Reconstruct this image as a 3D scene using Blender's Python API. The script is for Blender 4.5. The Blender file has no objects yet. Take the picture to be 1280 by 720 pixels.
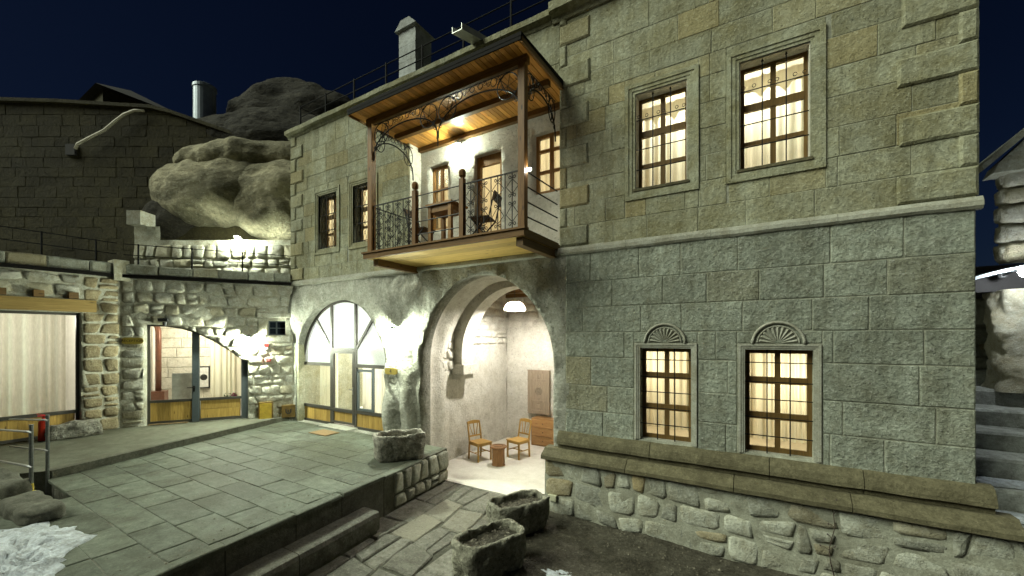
import bpy, bmesh, math, random
from mathutils import Vector, Matrix, noise
from mathutils.geometry import delaunay_2d_cdt

R = math.radians
V = Vector
rng = random.Random(7)
scn = bpy.context.scene
col = scn.collection

# ------------------------------------------------------------------ camera, sky, sun, exposure
FPX, HZ, YAW = 510.0, 422.0, R(31.3)          # focal length and horizon row in photo pixels, turn to the left
CAM = V((0.0, -7.0, 3.16))
cd = bpy.data.cameras.new('camera')
cam = bpy.data.objects.new('camera', cd)
col.objects.link(cam)
cam.location = CAM
cam.rotation_euler = (R(90), 0, YAW)
cd.sensor_width = 36.0
cd.lens = FPX / 1280 * 36
cd.shift_y = (HZ - 360) / 1280
cd.clip_start = 0.05
cd.clip_end = 3000
scn.camera = cam

SUN_AZ = V((-0.70, -0.71, 0)).normalized()     # towards the light
SUN_EL = R(40)
wd = bpy.data.worlds.new('World')
scn.world = wd
wd.use_nodes = True
wn, wl = wd.node_tree.nodes, wd.node_tree.links
bgn = wn['Background']
sky = wn.new('ShaderNodeTexSky')
sky.sky_type = 'NISHITA'
sky.sun_disc = False
sky.sun_elevation = SUN_EL
sky.sun_rotation = math.atan2(SUN_AZ.x, SUN_AZ.y)
sky.ozone_density = 3.0
tint = wn.new('ShaderNodeMixRGB')
tint.blend_type = 'MULTIPLY'
tint.inputs[0].default_value = 1.0
tint.inputs[2].default_value = (0.42, 0.58, 1.0, 1)
wl.new(sky.outputs[0], tint.inputs[1])
wl.new(tint.outputs[0], bgn.inputs[0])
bgn.inputs[1].default_value = 0.0025

sd = bpy.data.lights.new('sun', 'SUN')
sd.energy = 2.9
sd.angle = R(40)
sd.color = (0.93, 1.0, 0.80)
sun = bpy.data.objects.new('sun', sd)
col.objects.link(sun)
sdir = V((SUN_AZ.x * math.cos(SUN_EL), SUN_AZ.y * math.cos(SUN_EL), math.sin(SUN_EL)))
sun.rotation_euler = sdir.to_track_quat('Z', 'Y').to_euler()
sun.location = (-10, -10, 20)

vs = scn.view_settings
vs.view_transform = 'Standard'
vs.look = 'None'
vs.exposure = 0.6
vs.gamma = 1.0
vs.use_curve_mapping = False
scn.cycles.max_bounces = 7
scn.cycles.transparent_max_bounces = 12
scn.cycles.sample_clamp_indirect = 4.0
scn.cycles.caustics_reflective = False
scn.cycles.caustics_refractive = False

# ------------------------------------------------------------------ pixel helpers
CS, SN = math.cos(YAW), math.sin(YAW)
def ray(u, v):
    a, b = (u - 640) / FPX, (HZ - v) / FPX
    return V((-SN + a * CS, CS + a * SN, b))
def at_y(u, v, y):
    d = ray(u, v); return CAM + d * ((y - CAM.y) / d.y)
def at_x(u, v, x):
    d = ray(u, v); return CAM + d * ((x - CAM.x) / d.x)
def at_z(u, v, z):
    d = ray(u, v); return CAM + d * ((z - CAM.z) / d.z)
def at_depth(u, v, t):
    return CAM + ray(u, v) * t

class Frame:
    """a vertical wall plane: u along the wall, z up, o outwards"""
    def __init__(s, O, U):
        s.O = V(O); s.U = V(U).normalized(); s.N = V((s.U.y, -s.U.x, 0))
    def p(s, u, z, o=0.0):
        return s.O + s.U * u + s.N * o + V((0, 0, z))
    def hit(s, px, py, o=0.0):
        d = ray(px, py)
        t = ((s.O + s.N * o) - CAM).dot(s.N) / d.dot(s.N)
        q = CAM + d * t
        return (q - s.O).dot(s.U), q.z

FAC = Frame((0, 0, 0), (1, 0, 0))
REC_DIR = V((0.5585, 0.8295, 0))
REC = Frame((-11.9, 0, 0), REC_DIR)            # reception wall, u from -3.94 to 0
LFT = Frame((-14.1, 0, 0), (0, 1, 0))          # wall with the large window

# ------------------------------------------------------------------ materials
MATS = {}
def nt(name):
    m = bpy.data.materials.new(name)
    m.use_nodes = True
    n = m.node_tree.nodes
    return m, n, m.node_tree.links, n['Principled BSDF']
def c4(c): return (c[0], c[1], c[2], 1)
def mixc(n, l, fac, a, b, mode='MIX'):
    x = n.new('ShaderNodeMixRGB'); x.blend_type = mode
    for i, s in ((0, fac), (1, a), (2, b)):
        if hasattr(s, 'links'): l.new(s, x.inputs[i])
        elif i == 0: x.inputs[0].default_value = s
        else: x.inputs[i].default_value = c4(s)
    return x.outputs[0]
def ntex(n, l, vec, scale, detail=6, rough=0.6, dist=0.0):
    t = n.new('ShaderNodeTexNoise')
    t.inputs['Scale'].default_value = scale
    t.inputs['Detail'].default_value = detail
    t.inputs['Roughness'].default_value = rough
    t.inputs['Distortion'].default_value = dist
    if vec is not None: l.new(vec, t.inputs['Vector'])
    return t.outputs['Fac']
def ramp(n, l, fac, p0, p1, a=(0, 0, 0), b=(1, 1, 1)):
    r = n.new('ShaderNodeValToRGB')
    r.color_ramp.elements[0].position = p0; r.color_ramp.elements[0].color = c4(a)
    r.color_ramp.elements[1].position = p1; r.color_ramp.elements[1].color = c4(b)
    l.new(fac, r.inputs[0])
    return r.outputs[0]
def posvec(n, l, scale=(1, 1, 1), rnd=False):
    g = n.new('ShaderNodeNewGeometry')
    mp = n.new('ShaderNodeMapping')
    l.new(g.outputs['Position'], mp.inputs[0])
    mp.inputs['Scale'].default_value = scale
    if rnd:
        oi = n.new('ShaderNodeObjectInfo')
        mu = n.new('ShaderNodeMath'); mu.operation = 'MULTIPLY'; mu.inputs[1].default_value = 37.0
        l.new(oi.outputs['Random'], mu.inputs[0])
        l.new(mu.outputs[0], mp.inputs['Location'])
    return mp.outputs[0]
def bump(n, l, b, hs, dist):
    """hs: list of (height socket, strength); chained bump nodes"""
    prev = None
    for h, st in hs:
        x = n.new('ShaderNodeBump')
        x.inputs['Strength'].default_value = st
        x.inputs['Distance'].default_value = dist
        l.new(h, x.inputs['Height'])
        if prev: l.new(prev, x.inputs['Normal'])
        prev = x.outputs[0]
    l.new(prev, b.inputs['Normal'])

def stone(name, c1, c2, stain, fine=26, big=1.3, pit=70, bst=0.5, bd=0.02, rough=0.9, var=0.25,
          warm=None, warmfrac=0.15, stainpos=(0.5, 0.72), pits=0.6, scalev=(1, 1, 1), fleck=0.5, spec=0.25, streak=0.0):
    m, n, l, b = nt(name)
    p = posvec(n, l, scalev)
    f1 = ntex(n, l, p, fine, 9, 0.68)
    f2 = ntex(n, l, p, big, 5, 0.6, 0.4)
    f3 = ntex(n, l, p, pit, 4, 0.6)
    f4 = ntex(n, l, p, big * 4.3, 6, 0.65)
    cc = mixc(n, l, ramp(n, l, f1, 0.3, 0.7), c1, c2)
    cc = mixc(n, l, ramp(n, l, f4, 0.42, 0.66), cc, mixc(n, l, 0.55, cc, stain))
    cc = mixc(n, l, ramp(n, l, f2, *stainpos), cc, mixc(n, l, 0.7, cc, stain))
    oi = n.new('ShaderNodeObjectInfo')
    if warm:
        sel = ramp(n, l, oi.outputs['Random'], 1 - warmfrac - 0.08, 1 - warmfrac + 0.08)
        cc = mixc(n, l, sel, cc, mixc(n, l, 0.75, cc, warm))
    if var:
        mr = n.new('ShaderNodeMapRange')
        mu = n.new('ShaderNodeMath'); mu.operation = 'MULTIPLY'; mu.inputs[1].default_value = 7.77
        fr = n.new('ShaderNodeMath'); fr.operation = 'FRACT'
        l.new(oi.outputs['Random'], mu.inputs[0]); l.new(mu.outputs[0], fr.inputs[0])
        l.new(fr.outputs[0], mr.inputs[0])
        mr.inputs[3].default_value = 1 - var; mr.inputs[4].default_value = 1 + var * 0.6
        cc = mixc(n, l, 1.0, cc, mr.outputs[0], 'MULTIPLY')
    pm = ramp(n, l, f3, 0.30, 0.40)
    cc = mixc(n, l, 1.0, cc, mixc(n, l, pits, (1, 1, 1), pm), 'MULTIPLY')
    f5 = ntex(n, l, p, pit * 0.62, 5, 0.7)
    # rough and smooth areas: the tooling fades in and out over the surface
    fm = ntex(n, l, p, big * 1.7 + 0.35, 4, 0.6, 0.1)
    mk = n.new('ShaderNodeMapRange'); l.new(fm, mk.inputs[0])
    for i_, v_ in ((1, 0.36), (2, 0.64), (3, 0.5), (4, 1.0)): mk.inputs[i_].default_value = v_
    def masked(s):
        q = n.new('ShaderNodeMath'); q.operation = 'MULTIPLY'
        l.new(s, q.inputs[0]); l.new(mk.outputs[0], q.inputs[1]); return q.outputs[0]
    if streak:
        st = ntex(n, l, posvec(n, l, (2.6, 2.6, 0.22)), 1.6, 6, 0.7, 0.5)
        cc = mixc(n, l, 1.0, cc, mixc(n, l, streak, (1, 1, 1), ramp(n, l, st, 0.36, 0.56, (0.42, 0.40, 0.34), (1, 1, 1))), 'MULTIPLY')
    fk = n.new('ShaderNodeMath'); fk.operation = 'MULTIPLY'; fk.inputs[1].default_value = fleck
    l.new(ramp(n, l, f5, 0.56, 0.70), fk.inputs[0])
    cc = mixc(n, l, fk.outputs[0], cc, mixc(n, l, 0.6, cc, [min(.8, x * 2.0) for x in c2]))
    dk = ramp(n, l, f5, 0.28, 0.44)
    cc = mixc(n, l, 1.0, cc, mixc(n, l, fleck, (1, 1, 1), mixc(n, l, dk, (0.35, 0.35, 0.33), (1, 1, 1))), 'MULTIPLY')
    l.new(cc, b.inputs['Base Color'])
    b.inputs['Roughness'].default_value = rough
    b.inputs['Specular IOR Level'].default_value = spec
    bump(n, l, b, [(f4, bst * 0.45), (masked(f1), bst), (masked(f5), bst * 0.8), (pm, bst * 0.5)], bd)
    MATS[name] = m
    return m

def wood(name, dark, light, axis='Y', rough=0.55, var=0.3, grain=1.0, knots=True):
    m, n, l, b = nt(name)
    s = {'X': (1.2, 18, 18), 'Y': (18, 1.2, 18), 'Z': (18, 18, 1.2)}[axis]
    p = posvec(n, l, s, True)
    f1 = ntex(n, l, p, 1.6 * grain, 7, 0.65, 1.2)
    f2 = ntex(n, l, p, 6 * grain, 5, 0.6, 0.3)
    cc = mixc(n, l, ramp(n, l, f1, 0.28, 0.72), dark, light)
    cc = mixc(n, l, ramp(n, l, f2, 0.35, 0.5), mixc(n, l, 0.35, cc, dark), cc)
    if knots:
        vo = n.new('ShaderNodeTexVoronoi'); vo.inputs['Scale'].default_value = 1.0
        s2 = {'X': (2.2, 7, 7), 'Y': (7, 2.2, 7), 'Z': (7, 7, 2.2)}[axis]
        l.new(posvec(n, l, s2, True), vo.inputs['Vector'])
        k = ramp(n, l, vo.outputs['Distance'], 0.06, 0.14)
        cc = mixc(n, l, k, [x * 0.45 for x in dark], cc)
    oi = n.new('ShaderNodeObjectInfo')
    mr = n.new('ShaderNodeMapRange'); l.new(oi.outputs['Random'], mr.inputs[0])
    mr.inputs[3].default_value = 1 - var; mr.inputs[4].default_value = 1 + var * 0.5
    cc = mixc(n, l, 1.0, cc, mr.outputs[0], 'MULTIPLY')
    l.new(cc, b.inputs['Base Color'])
    b.inputs['Roughness'].default_value = rough
    b.inputs['Specular IOR Level'].default_value = 0.2
    bump(n, l, b, [(f1, 0.25)], 0.004)
    MATS[name] = m
    return m

def plain(name, c, rough=0.6, metal=0.0, nscale=14, nvar=0.25, bst=0.15, spec=0.4):
    m, n, l, b = nt(name)
    p = posvec(n, l)
    f = ntex(n, l, p, nscale, 6, 0.65)
    f2 = ntex(n, l, p, nscale * 0.13, 4, 0.6)
    lo = [x * (1 - nvar) for x in c]; hi = [min(1, x * (1 + nvar)) for x in c]
    cc = mixc(n, l, ramp(n, l, f, 0.3, 0.7), lo, hi)
    cc = mixc(n, l, ramp(n, l, f2, 0.4, 0.7), cc, mixc(n, l, 0.4, cc, lo))
    l.new(cc, b.inputs['Base Color'])
    b.inputs['Roughness'].default_value = rough
    b.inputs['Metallic'].default_value = metal
    b.inputs['Specular IOR Level'].default_value = spec
    if bst: bump(n, l, b, [(f, bst)], 0.006)
    MATS[name] = m
    return m

def glow(name, c, strength):
    m, n, l, b = nt(name)
    b.inputs['Base Color'].default_value = c4(c)
    b.inputs['Emission Color'].default_value = c4(c)
    b.inputs['Emission Strength'].default_value = strength
    MATS[name] = m

def glass(name, tint=(0.97, 1.0, 0.98), refl=1.0):
    m, n, l, b = nt(name)
    n.remove(b)
    lw = n.new('ShaderNodeLayerWeight'); lw.inputs[0].default_value = 0.5
    pw = n.new('ShaderNodeMath'); pw.operation = 'POWER'; pw.inputs[1].default_value = 5.0
    l.new(lw.outputs['Facing'], pw.inputs[0])
    fr = n.new('ShaderNodeMath'); fr.operation = 'MULTIPLY_ADD'; fr.inputs[1].default_value = 0.9; fr.inputs[2].default_value = 0.04
    l.new(pw.outputs[0], fr.inputs[0])
    tr = n.new('ShaderNodeBsdfTransparent'); tr.inputs[0].default_value = c4(tint)
    gl = n.new('ShaderNodeBsdfGlossy'); gl.inputs['Roughness'].default_value = 0.02
    wob = n.new('ShaderNodeBump'); wob.inputs['Strength'].default_value = 0.06; wob.inputs['Distance'].default_value = 0.01
    l.new(ntex(n, l, posvec(n, l), 2.5, 2), wob.inputs['Height'])
    l.new(wob.outputs[0], gl.inputs['Normal'])
    mx = n.new('ShaderNodeMixShader')
    l.new(fr.outputs[0], mx.inputs[0]); l.new(tr.outputs[0], mx.inputs[1]); l.new(gl.outputs[0], mx.inputs[2])
    l.new(mx.outputs[0], n['Material Output'].inputs[0])
    MATS[name] = m

def cloth(name, c, trans=0.5, clear=0.0, stripes=0.0, sv=(1, 1, 1)):
    m, n, l, b = nt(name)
    n.remove(b)
    di = n.new('ShaderNodeBsdfDiffuse'); tl = n.new('ShaderNodeBsdfTranslucent')
    mx = n.new('ShaderNodeMixShader'); mx.inputs[0].default_value = trans
    p = posvec(n, l, sv)
    f = ntex(n, l, p, 30, 3)
    cc = mixc(n, l, ramp(n, l, f, 0.35, 0.65), [x * 0.86 for x in c], c)
    l.new(cc, di.inputs[0]); l.new(cc, tl.inputs[0])
    l.new(di.outputs[0], mx.inputs[1]); l.new(tl.outputs[0], mx.inputs[2])
    out = mx.outputs[0]
    if clear:
        tr = n.new('ShaderNodeBsdfTransparent')
        m2 = n.new('ShaderNodeMixShader'); m2.inputs[0].default_value = clear
        l.new(out, m2.inputs[1]); l.new(tr.outputs[0], m2.inputs[2]); out = m2.outputs[0]
    l.new(out, n['Material Output'].inputs[0])
    MATS[name] = m

# house stone: grey-green tuff with yellow-brown weathering
stone('ashlar', (0.25, 0.255, 0.18), (0.42, 0.425, 0.315), (0.20, 0.175, 0.075), fine=17, big=0.9, pit=48, bst=0.9, bd=0.03, fleck=0.55, streak=0.45,
      var=0.17, warm=(0.31, 0.265, 0.135), warmfrac=0.14, stainpos=(0.46, 0.7))
stone('ashlar_low', (0.23, 0.255, 0.205), (0.42, 0.45, 0.375), (0.17, 0.165, 0.11), fine=15, big=1.1, pit=42, bst=1.0, bd=0.05, fleck=0.6, streak=0.4,
      var=0.15, warm=(0.28, 0.25, 0.15), warmfrac=0.07, stainpos=(0.56, 0.8), pits=0.6)
stone('mortar', (0.25, 0.255, 0.2), (0.38, 0.385, 0.31), (0.14, 0.13, 0.09), fine=30, var=0, bst=0.6)
stone('tuff', (0.26, 0.265, 0.22), (0.45, 0.445, 0.385), (0.17, 0.165, 0.12), fine=13, big=0.8, pit=34, bst=1.0, bd=0.05, var=0, pits=0.7)
stone('carved', (0.29, 0.295, 0.245), (0.40, 0.40, 0.34), (0.2, 0.185, 0.13), fine=30, bst=0.5, var=0.08)
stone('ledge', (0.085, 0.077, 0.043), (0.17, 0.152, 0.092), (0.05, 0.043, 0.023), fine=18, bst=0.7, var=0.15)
stone('rubble', (0.30, 0.31, 0.25), (0.52, 0.53, 0.45), (0.22, 0.2, 0.13), fine=16, big=1.6, bst=1.0, bd=0.03,
      var=0.35, warm=(0.34, 0.26, 0.12), warmfrac=0.10)
stone('rubble_pale', (0.36, 0.36, 0.29), (0.60, 0.59, 0.51), (0.24, 0.2, 0.11), fine=15, big=1.4, bst=1.1, bd=0.035,
      var=0.25, warm=(0.40, 0.36, 0.24), warmfrac=0.15)
stone('mortar_pale', (0.34, 0.335, 0.265), (0.5, 0.49, 0.40), (0.2, 0.17, 0.1), fine=20, var=0, bst=1.0, bd=0.03)
stone('pier', (0.25, 0.2, 0.11), (0.42, 0.36, 0.23), (0.16, 0.12, 0.06), fine=15, bst=1.1, bd=0.035, var=0.3)
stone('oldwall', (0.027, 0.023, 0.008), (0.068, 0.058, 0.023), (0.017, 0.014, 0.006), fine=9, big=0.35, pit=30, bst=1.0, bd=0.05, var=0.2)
stone('rock', (0.30, 0.27, 0.165), (0.50, 0.455, 0.315), (0.085, 0.078, 0.045), fine=4, big=0.42, pit=14, bst=1.0, bd=0.12, var=0,
      stainpos=(0.44, 0.54), scalev=(1, 1, 1.7))
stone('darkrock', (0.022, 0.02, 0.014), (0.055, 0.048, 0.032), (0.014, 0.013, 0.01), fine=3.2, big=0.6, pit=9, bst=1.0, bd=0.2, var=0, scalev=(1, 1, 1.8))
stone('plaster', (0.56, 0.54, 0.47), (0.68, 0.655, 0.58), (0.42, 0.39, 0.31), fine=20, big=1.0, pit=26, bst=0.8, bd=0.03,
      var=0.08, pits=0.45, stainpos=(0.58, 0.8))
stone('slab', (0.072, 0.083, 0.062), (0.15, 0.165, 0.13), (0.048, 0.048, 0.03), fine=6, big=0.55, pit=45, bst=0.7, bd=0.014,
      rough=0.66, spec=0.13, var=0.2, pits=0.45, fleck=0.45, stainpos=(0.45, 0.62))
stone('slab_joint', (0.06, 0.06, 0.045), (0.24, 0.235, 0.19), (0.04, 0.04, 0.025), fine=9, var=0, bst=0.3)
stone('concrete', (0.085, 0.088, 0.065), (0.15, 0.155, 0.118), (0.055, 0.05, 0.03), fine=7, big=0.6, bst=0.35, bd=0.012, rough=0.68, spec=0.13, var=0)
stone('kerb', (0.06, 0.06, 0.044), (0.13, 0.13, 0.10), (0.04, 0.038, 0.025), fine=12, bst=0.6, var=0.2)
stone('flag', (0.12, 0.118, 0.095), (0.24, 0.235, 0.195), (0.075, 0.07, 0.05), fine=10, big=1.2, pit=40, bst=0.8, bd=0.02,
      rough=0.62, var=0.25, warm=(0.24, 0.225, 0.17), warmfrac=0.15, spec=0.15)
stone('trough', (0.2, 0.19, 0.15), (0.46, 0.44, 0.37), (0.075, 0.07, 0.05), fine=14, big=2.6, pit=26, bst=1.2, bd=0.05, var=0.12, pits=0.8)
stone('trough_dark', (0.17, 0.165, 0.12), (0.40, 0.39, 0.31), (0.06, 0.055, 0.035), fine=14, big=2.6, pit=26, bst=1.2, bd=0.05, var=0.12, pits=0.8)
stone('soil', (0.06, 0.055, 0.038), (0.16, 0.145, 0.11), (0.03, 0.025, 0.015), fine=22, big=2, pit=60, bst=1.2, bd=0.06, var=0)
stone('gravel', (0.09, 0.08, 0.055), (0.26, 0.24, 0.19), (0.06, 0.05, 0.03), fine=40, big=2, pit=90, bst=1.0, bd=0.03, var=0)
stone('floor_pale', (0.6, 0.57, 0.51), (0.68, 0.655, 0.59), (0.5, 0.47, 0.4), fine=9, big=0.9, bst=0.15, var=0, rough=0.55, pits=0.1)
stone('chimney_stone', (0.3, 0.32, 0.32), (0.46, 0.48, 0.47), (0.18, 0.18, 0.16), fine=12, bst=0.7, var=0.15)
stone('snow', (0.52, 0.57, 0.62), (0.78, 0.83, 0.88), (0.27, 0.28, 0.27), fine=16, big=3, pit=40, bst=1.0, bd=0.05, var=0, rough=0.8, pits=0.3, stainpos=(0.5, 0.7), fleck=0.5)
stone('step_stone', (0.26, 0.27, 0.24), (0.5, 0.52, 0.48), (0.12, 0.12, 0.1), fine=10, bst=0.7, var=0.15)

wood('pine', (0.38, 0.165, 0.032), (0.62, 0.32, 0.075), 'Y', 0.35, var=0.42)
wood('pine_x', (0.42, 0.27, 0.07), (0.66, 0.48, 0.16), 'X', 0.5, var=0.3)
wood('timber', (0.085, 0.038, 0.009), (0.23, 0.115, 0.03), 'Z', 0.5)
wood('timber_x', (0.075, 0.038, 0.010), (0.20, 0.105, 0.03), 'X', 0.5)
wood('timber_y', (0.10, 0.06, 0.022), (0.22, 0.13, 0.05), 'Y', 0.5)
wood('lintel', (0.2, 0.13, 0.04), (0.36, 0.25, 0.085), 'Y', 0.6)
wood('winframe', (0.10, 0.06, 0.02), (0.2, 0.12, 0.04), 'Z', 0.45, knots=False)
wood('doorwood', (0.22, 0.115, 0.04), (0.38, 0.21, 0.075), 'Z', 0.45)
wood('panelwood', (0.26, 0.16, 0.04), (0.52, 0.35, 0.10), 'Z', 0.5)
wood('chairwood', (0.34, 0.2, 0.055), (0.5, 0.31, 0.09), 'Z', 0.4, knots=False)
wood('stumpwood', (0.17, 0.085, 0.035), (0.33, 0.17, 0.07), 'Z', 0.5)
wood('chestwood', (0.26, 0.13, 0.05), (0.52, 0.31, 0.13), 'X', 0.5)
wood('oldpanel', (0.19, 0.15, 0.105), (0.34, 0.27, 0.195), 'Z', 0.7)
wood('darkchair', (0.05, 0.03, 0.018), (0.11, 0.07, 0.04), 'X', 0.45)

plain('iron', (0.012, 0.011, 0.010), 0.45, 0.6, 30)
plain('steel', (0.22, 0.23, 0.23), 0.35, 0.9, 30)
plain('railsteel', (0.007, 0.007, 0.007), 0.8, 0.0, 30, spec=0.1)
plain('metalframe', (0.065, 0.06, 0.05), 0.45, 0.3, 20, 0.15)
plain('greyframe', (0.07, 0.085, 0.09), 0.5, 0.2, 20, 0.15)
plain('roofedge', (0.008, 0.007, 0.006), 0.8, 0, 10, spec=0.1)
plain('roomwall', (0.66, 0.58, 0.45), 0.9, 0, 5, 0.08)
plain('whitewall', (0.7, 0.68, 0.63), 0.9, 0, 5, 0.08)
plain('red', (0.55, 0.035, 0.015), 0.3, 0, 12, 0.12)
plain('redplastic', (0.5, 0.02, 0.02), 0.4)
plain('black', (0.015, 0.015, 0.015), 0.5)
plain('yellowsign', (0.30, 0.225, 0.035), 0.45, 0, 30, 0.15)
plain('signtext', (0.03, 0.02, 0.005), 0.6)
plain('yellowbox', (0.52, 0.36, 0.05), 0.5, 0, 10, 0.25)
plain('yellowpaint', (0.55, 0.42, 0.05), 0.5)
plain('brownbox', (0.16, 0.1, 0.025), 0.55, 0, 12, 0.4)
plain('mat', (0.17, 0.11, 0.045), 0.95, 0, 60, 0.35, 0.8)
plain('pipe', (0.16, 0.065, 0.04), 0.35, 0.1, 8)
plain('board', (0.33, 0.35, 0.34), 0.6, 0, 6)
plain('white', (0.75, 0.76, 0.74), 0.45, 0, 10, 0.06)
plain('zinc', (0.55, 0.56, 0.53), 0.4, 0.3, 10, 0.15)
plain('tank', (0.28, 0.32, 0.36), 0.45, 0.4, 5, 0.15)
plain('hose', (0.5, 0.46, 0.36), 0.6)
plain('lampwhite', (0.75, 0.72, 0.62), 0.5)
plain('pink', (0.6, 0.05, 0.22), 0.7)
plain('leaf', (0.07, 0.12, 0.035), 0.7)
plain('twig', (0.045, 0.03, 0.022), 0.8)
plain('berry', (0.03, 0.012, 0.012), 0.5)
plain('lime', (0.42, 0.42, 0.30), 0.6)
plain('redcover', (0.4, 0.05, 0.04), 0.8)
plain('darkroof', (0.02, 0.018, 0.018), 0.8)
plain('darkpane', (0.012, 0.016, 0.022), 0.15)
plain('awning', (0.22, 0.25, 0.28), 0.5)
plain('paper', (0.62, 0.62, 0.6), 0.7)
glass('glass')
cloth('curtain', (0.87, 0.83, 0.70), 0.55, 0.0, sv=(1, 1, 0.05))
cloth('lace', (0.84, 0.81, 0.72), 0.55, 0.14, sv=(1, 1, 0.25))
cloth('linen', (0.86, 0.80, 0.65), 0.6, 0.0, sv=(1, 1, 0.05))
cloth('frosted', (0.88, 0.92, 0.93), 0.5, 0.0)
COOL = (0.90, 1.0, 0.80)
glow('led', COOL, 2900.0)
glow('led_rock', COOL, 2700.0)
glow('led_blue', (0.90, 0.98, 1.0), 430.0)
glow('led_soft', COOL, 620.0)
glow('led_small', (1.0, 0.96, 0.82), 300.0)
glow('warmbulb', (1.0, 0.96, 0.86), 1500.0)
cloth('shade_glow', (0.85, 0.80, 0.66), 0.5)

# ------------------------------------------------------------------ mesh building
ORG = {}
def world_origin(o):
    return ORG.get(o.name, V((0, 0, 0)))
class MB:
    def __init__(s): s.v = []; s.f = []
    def add(s, vs, fs):
        k = len(s.v); s.v += [V(x) for x in vs]; s.f += [tuple(i + k for i in f) for f in fs]; return s
    def hexa(s, p):   # 8 points: bottom 0-3 ccw, top 4-7
        return s.add(p, [(3, 2, 1, 0), (4, 5, 6, 7), (0, 1, 5, 4), (1, 2, 6, 5), (2, 3, 7, 6), (3, 0, 4, 7)])
    def box(s, a, b):
        x0, y0, z0 = a; x1, y1, z1 = b
        return s.hexa([(x0, y0, z0), (x1, y0, z0), (x1, y1, z0), (x0, y1, z0), (x0, y0, z1), (x1, y0, z1), (x1, y1, z1), (x0, y1, z1)])
    def fbox(s, fr, u0, u1, z0, z1, o0, o1):
        P = [fr.p(u0, z0, o1), fr.p(u1, z0, o1), fr.p(u1, z0, o0), fr.p(u0, z0, o0),
             fr.p(u0, z1, o1), fr.p(u1, z1, o1), fr.p(u1, z1, o0), fr.p(u0, z1, o0)]
        return s.hexa(P)
    def bar(s, a, b, w, h=None, up=(0, 0, 1)):
        """rectangular bar between two points"""
        a = V(a); b = V(b); h = h or w
        d = (b - a).normalized(); up = V(up)
        if abs(d.dot(up)) > 0.95: up = V((0, 1, 0)) if abs(d.y) < 0.9 else V((1, 0, 0))
        r = d.cross(up).normalized() * (w / 2); q = r.cross(d).normalized() * (h / 2)
        return s.hexa([a - r - q, a + r - q, b + r - q, b - r - q, a - r + q, a + r + q, b + r + q, b - r + q])
    def tube(s, pts, rad, n=6, closed=False, cap=True):
        pts = [V(p) for p in pts]
        m = len(pts); k = len(s.v)
        rads = rad if isinstance(rad, (list, tuple)) else [rad] * m
        nrm = None
        for i, p in enumerate(pts):
            if closed: t = pts[(i + 1) % m] - pts[i - 1]
            else: t = pts[min(i + 1, m - 1)] - pts[max(i - 1, 0)]
            if t.length < 1e-9: t = V((0, 0, 1))
            t.normalize()
            if nrm is None:
                nrm = t.orthogonal().normalized()
            else:
                nrm = (nrm - t * nrm.dot(t))
                nrm = nrm.normalized() if nrm.length > 1e-6 else t.orthogonal().normalized()
            b = t.cross(nrm)
            for j in range(n):
                a = 2 * math.pi * (j + 0.5) / n
                s.v.append(p + (nrm * math.cos(a) + b * math.sin(a)) * rads[i])
        for i in range(m if closed else m - 1):
            i2 = (i + 1) % m
            for j in range(n):
                s.f.append((k + i * n + j, k + i * n + (j + 1) % n, k + i2 * n + (j + 1) % n, k + i2 * n + j))
        if cap and not closed:
            s.f.append(tuple(k + j for j in reversed(range(n))))
            s.f.append(tuple(k + (m - 1) * n + j for j in range(n)))
        return s
    def lathe(s, c, prof, n=20, axis=(0, 0, 1)):
        """prof: list of (radius, height along axis)"""
        c = V(c); ax = V(axis).normalized(); e1 = ax.orthogonal().normalized(); e2 = ax.cross(e1)
        k = len(s.v)
        for r, h in prof:
            for j in range(n):
                a = 2 * math.pi * j / n
                s.v.append(c + ax * h + (e1 * math.cos(a) + e2 * math.sin(a)) * max(r, 1e-4))
        for i in range(len(prof) - 1):
            for j in range(n):
                s.f.append((k + i * n + j, k + i * n + (j + 1) % n, k + (i + 1) * n + (j + 1) % n, k + (i + 1) * n + j))
        s.f.append(tuple(k + j for j in reversed(range(n))))
        s.f.append(tuple(k + (len(prof) - 1) * n + j for j in range(n)))
        return s
    def sweep(s, fr, prof, u0, u1, n=1, jit=0.0):
        """profile [(o,z)...] closed, swept along a wall frame"""
        k = len(s.v); m = len(prof)
        for i in range(n + 1):
            u = u0 + (u1 - u0) * i / n
            for (o, z) in prof:
                q = fr.p(u, z, o)
                if jit: q = q + V((0, noise.noise(q * 3.1) * jit, noise.noise(q * 2.7 + V((9, 0, 0))) * jit))
                s.v.append(q)
        for i in range(n):
            for j in range(m):
                s.f.append((k + i * m + j, k + i * m + (j + 1) % m, k + (i + 1) * m + (j + 1) % m, k + (i + 1) * m + j))
        s.f.append(tuple(k + j for j in range(m))); s.f.append(tuple(k + n * m + j for j in reversed(range(m))))
        return s
    def build(s, name, mat, parent=None, smooth=False, base=False, origin=None, fix=True):
        lo = V([min(v[i] for v in s.v) for i in range(3)]); hi = V([max(v[i] for v in s.v) for i in range(3)])
        if origin is None:
            origin = (lo + hi) / 2
            if base or parent is None: origin.z = lo.z
        origin = V(origin)
        me = bpy.data.meshes.new(name)
        me.from_pydata([v - origin for v in s.v], [], s.f)
        if fix:
            bm = bmesh.new(); bm.from_mesh(me); bmesh.ops.recalc_face_normals(bm, faces=bm.faces); bm.to_mesh(me); bm.free()
        me.materials.append(MATS[mat])
        if smooth: me.polygons.foreach_set('use_smooth', [True] * len(me.polygons))
        return link(name, me, parent, origin)
def link(name, me, parent, origin):
    o = bpy.data.objects.new(name, me)
    col.objects.link(o)
    ORG[o.name] = V(origin)
    if parent:
        o.parent = parent
        o.location = V(origin) - world_origin(parent)
    else: o.location = origin
    return o
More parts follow.
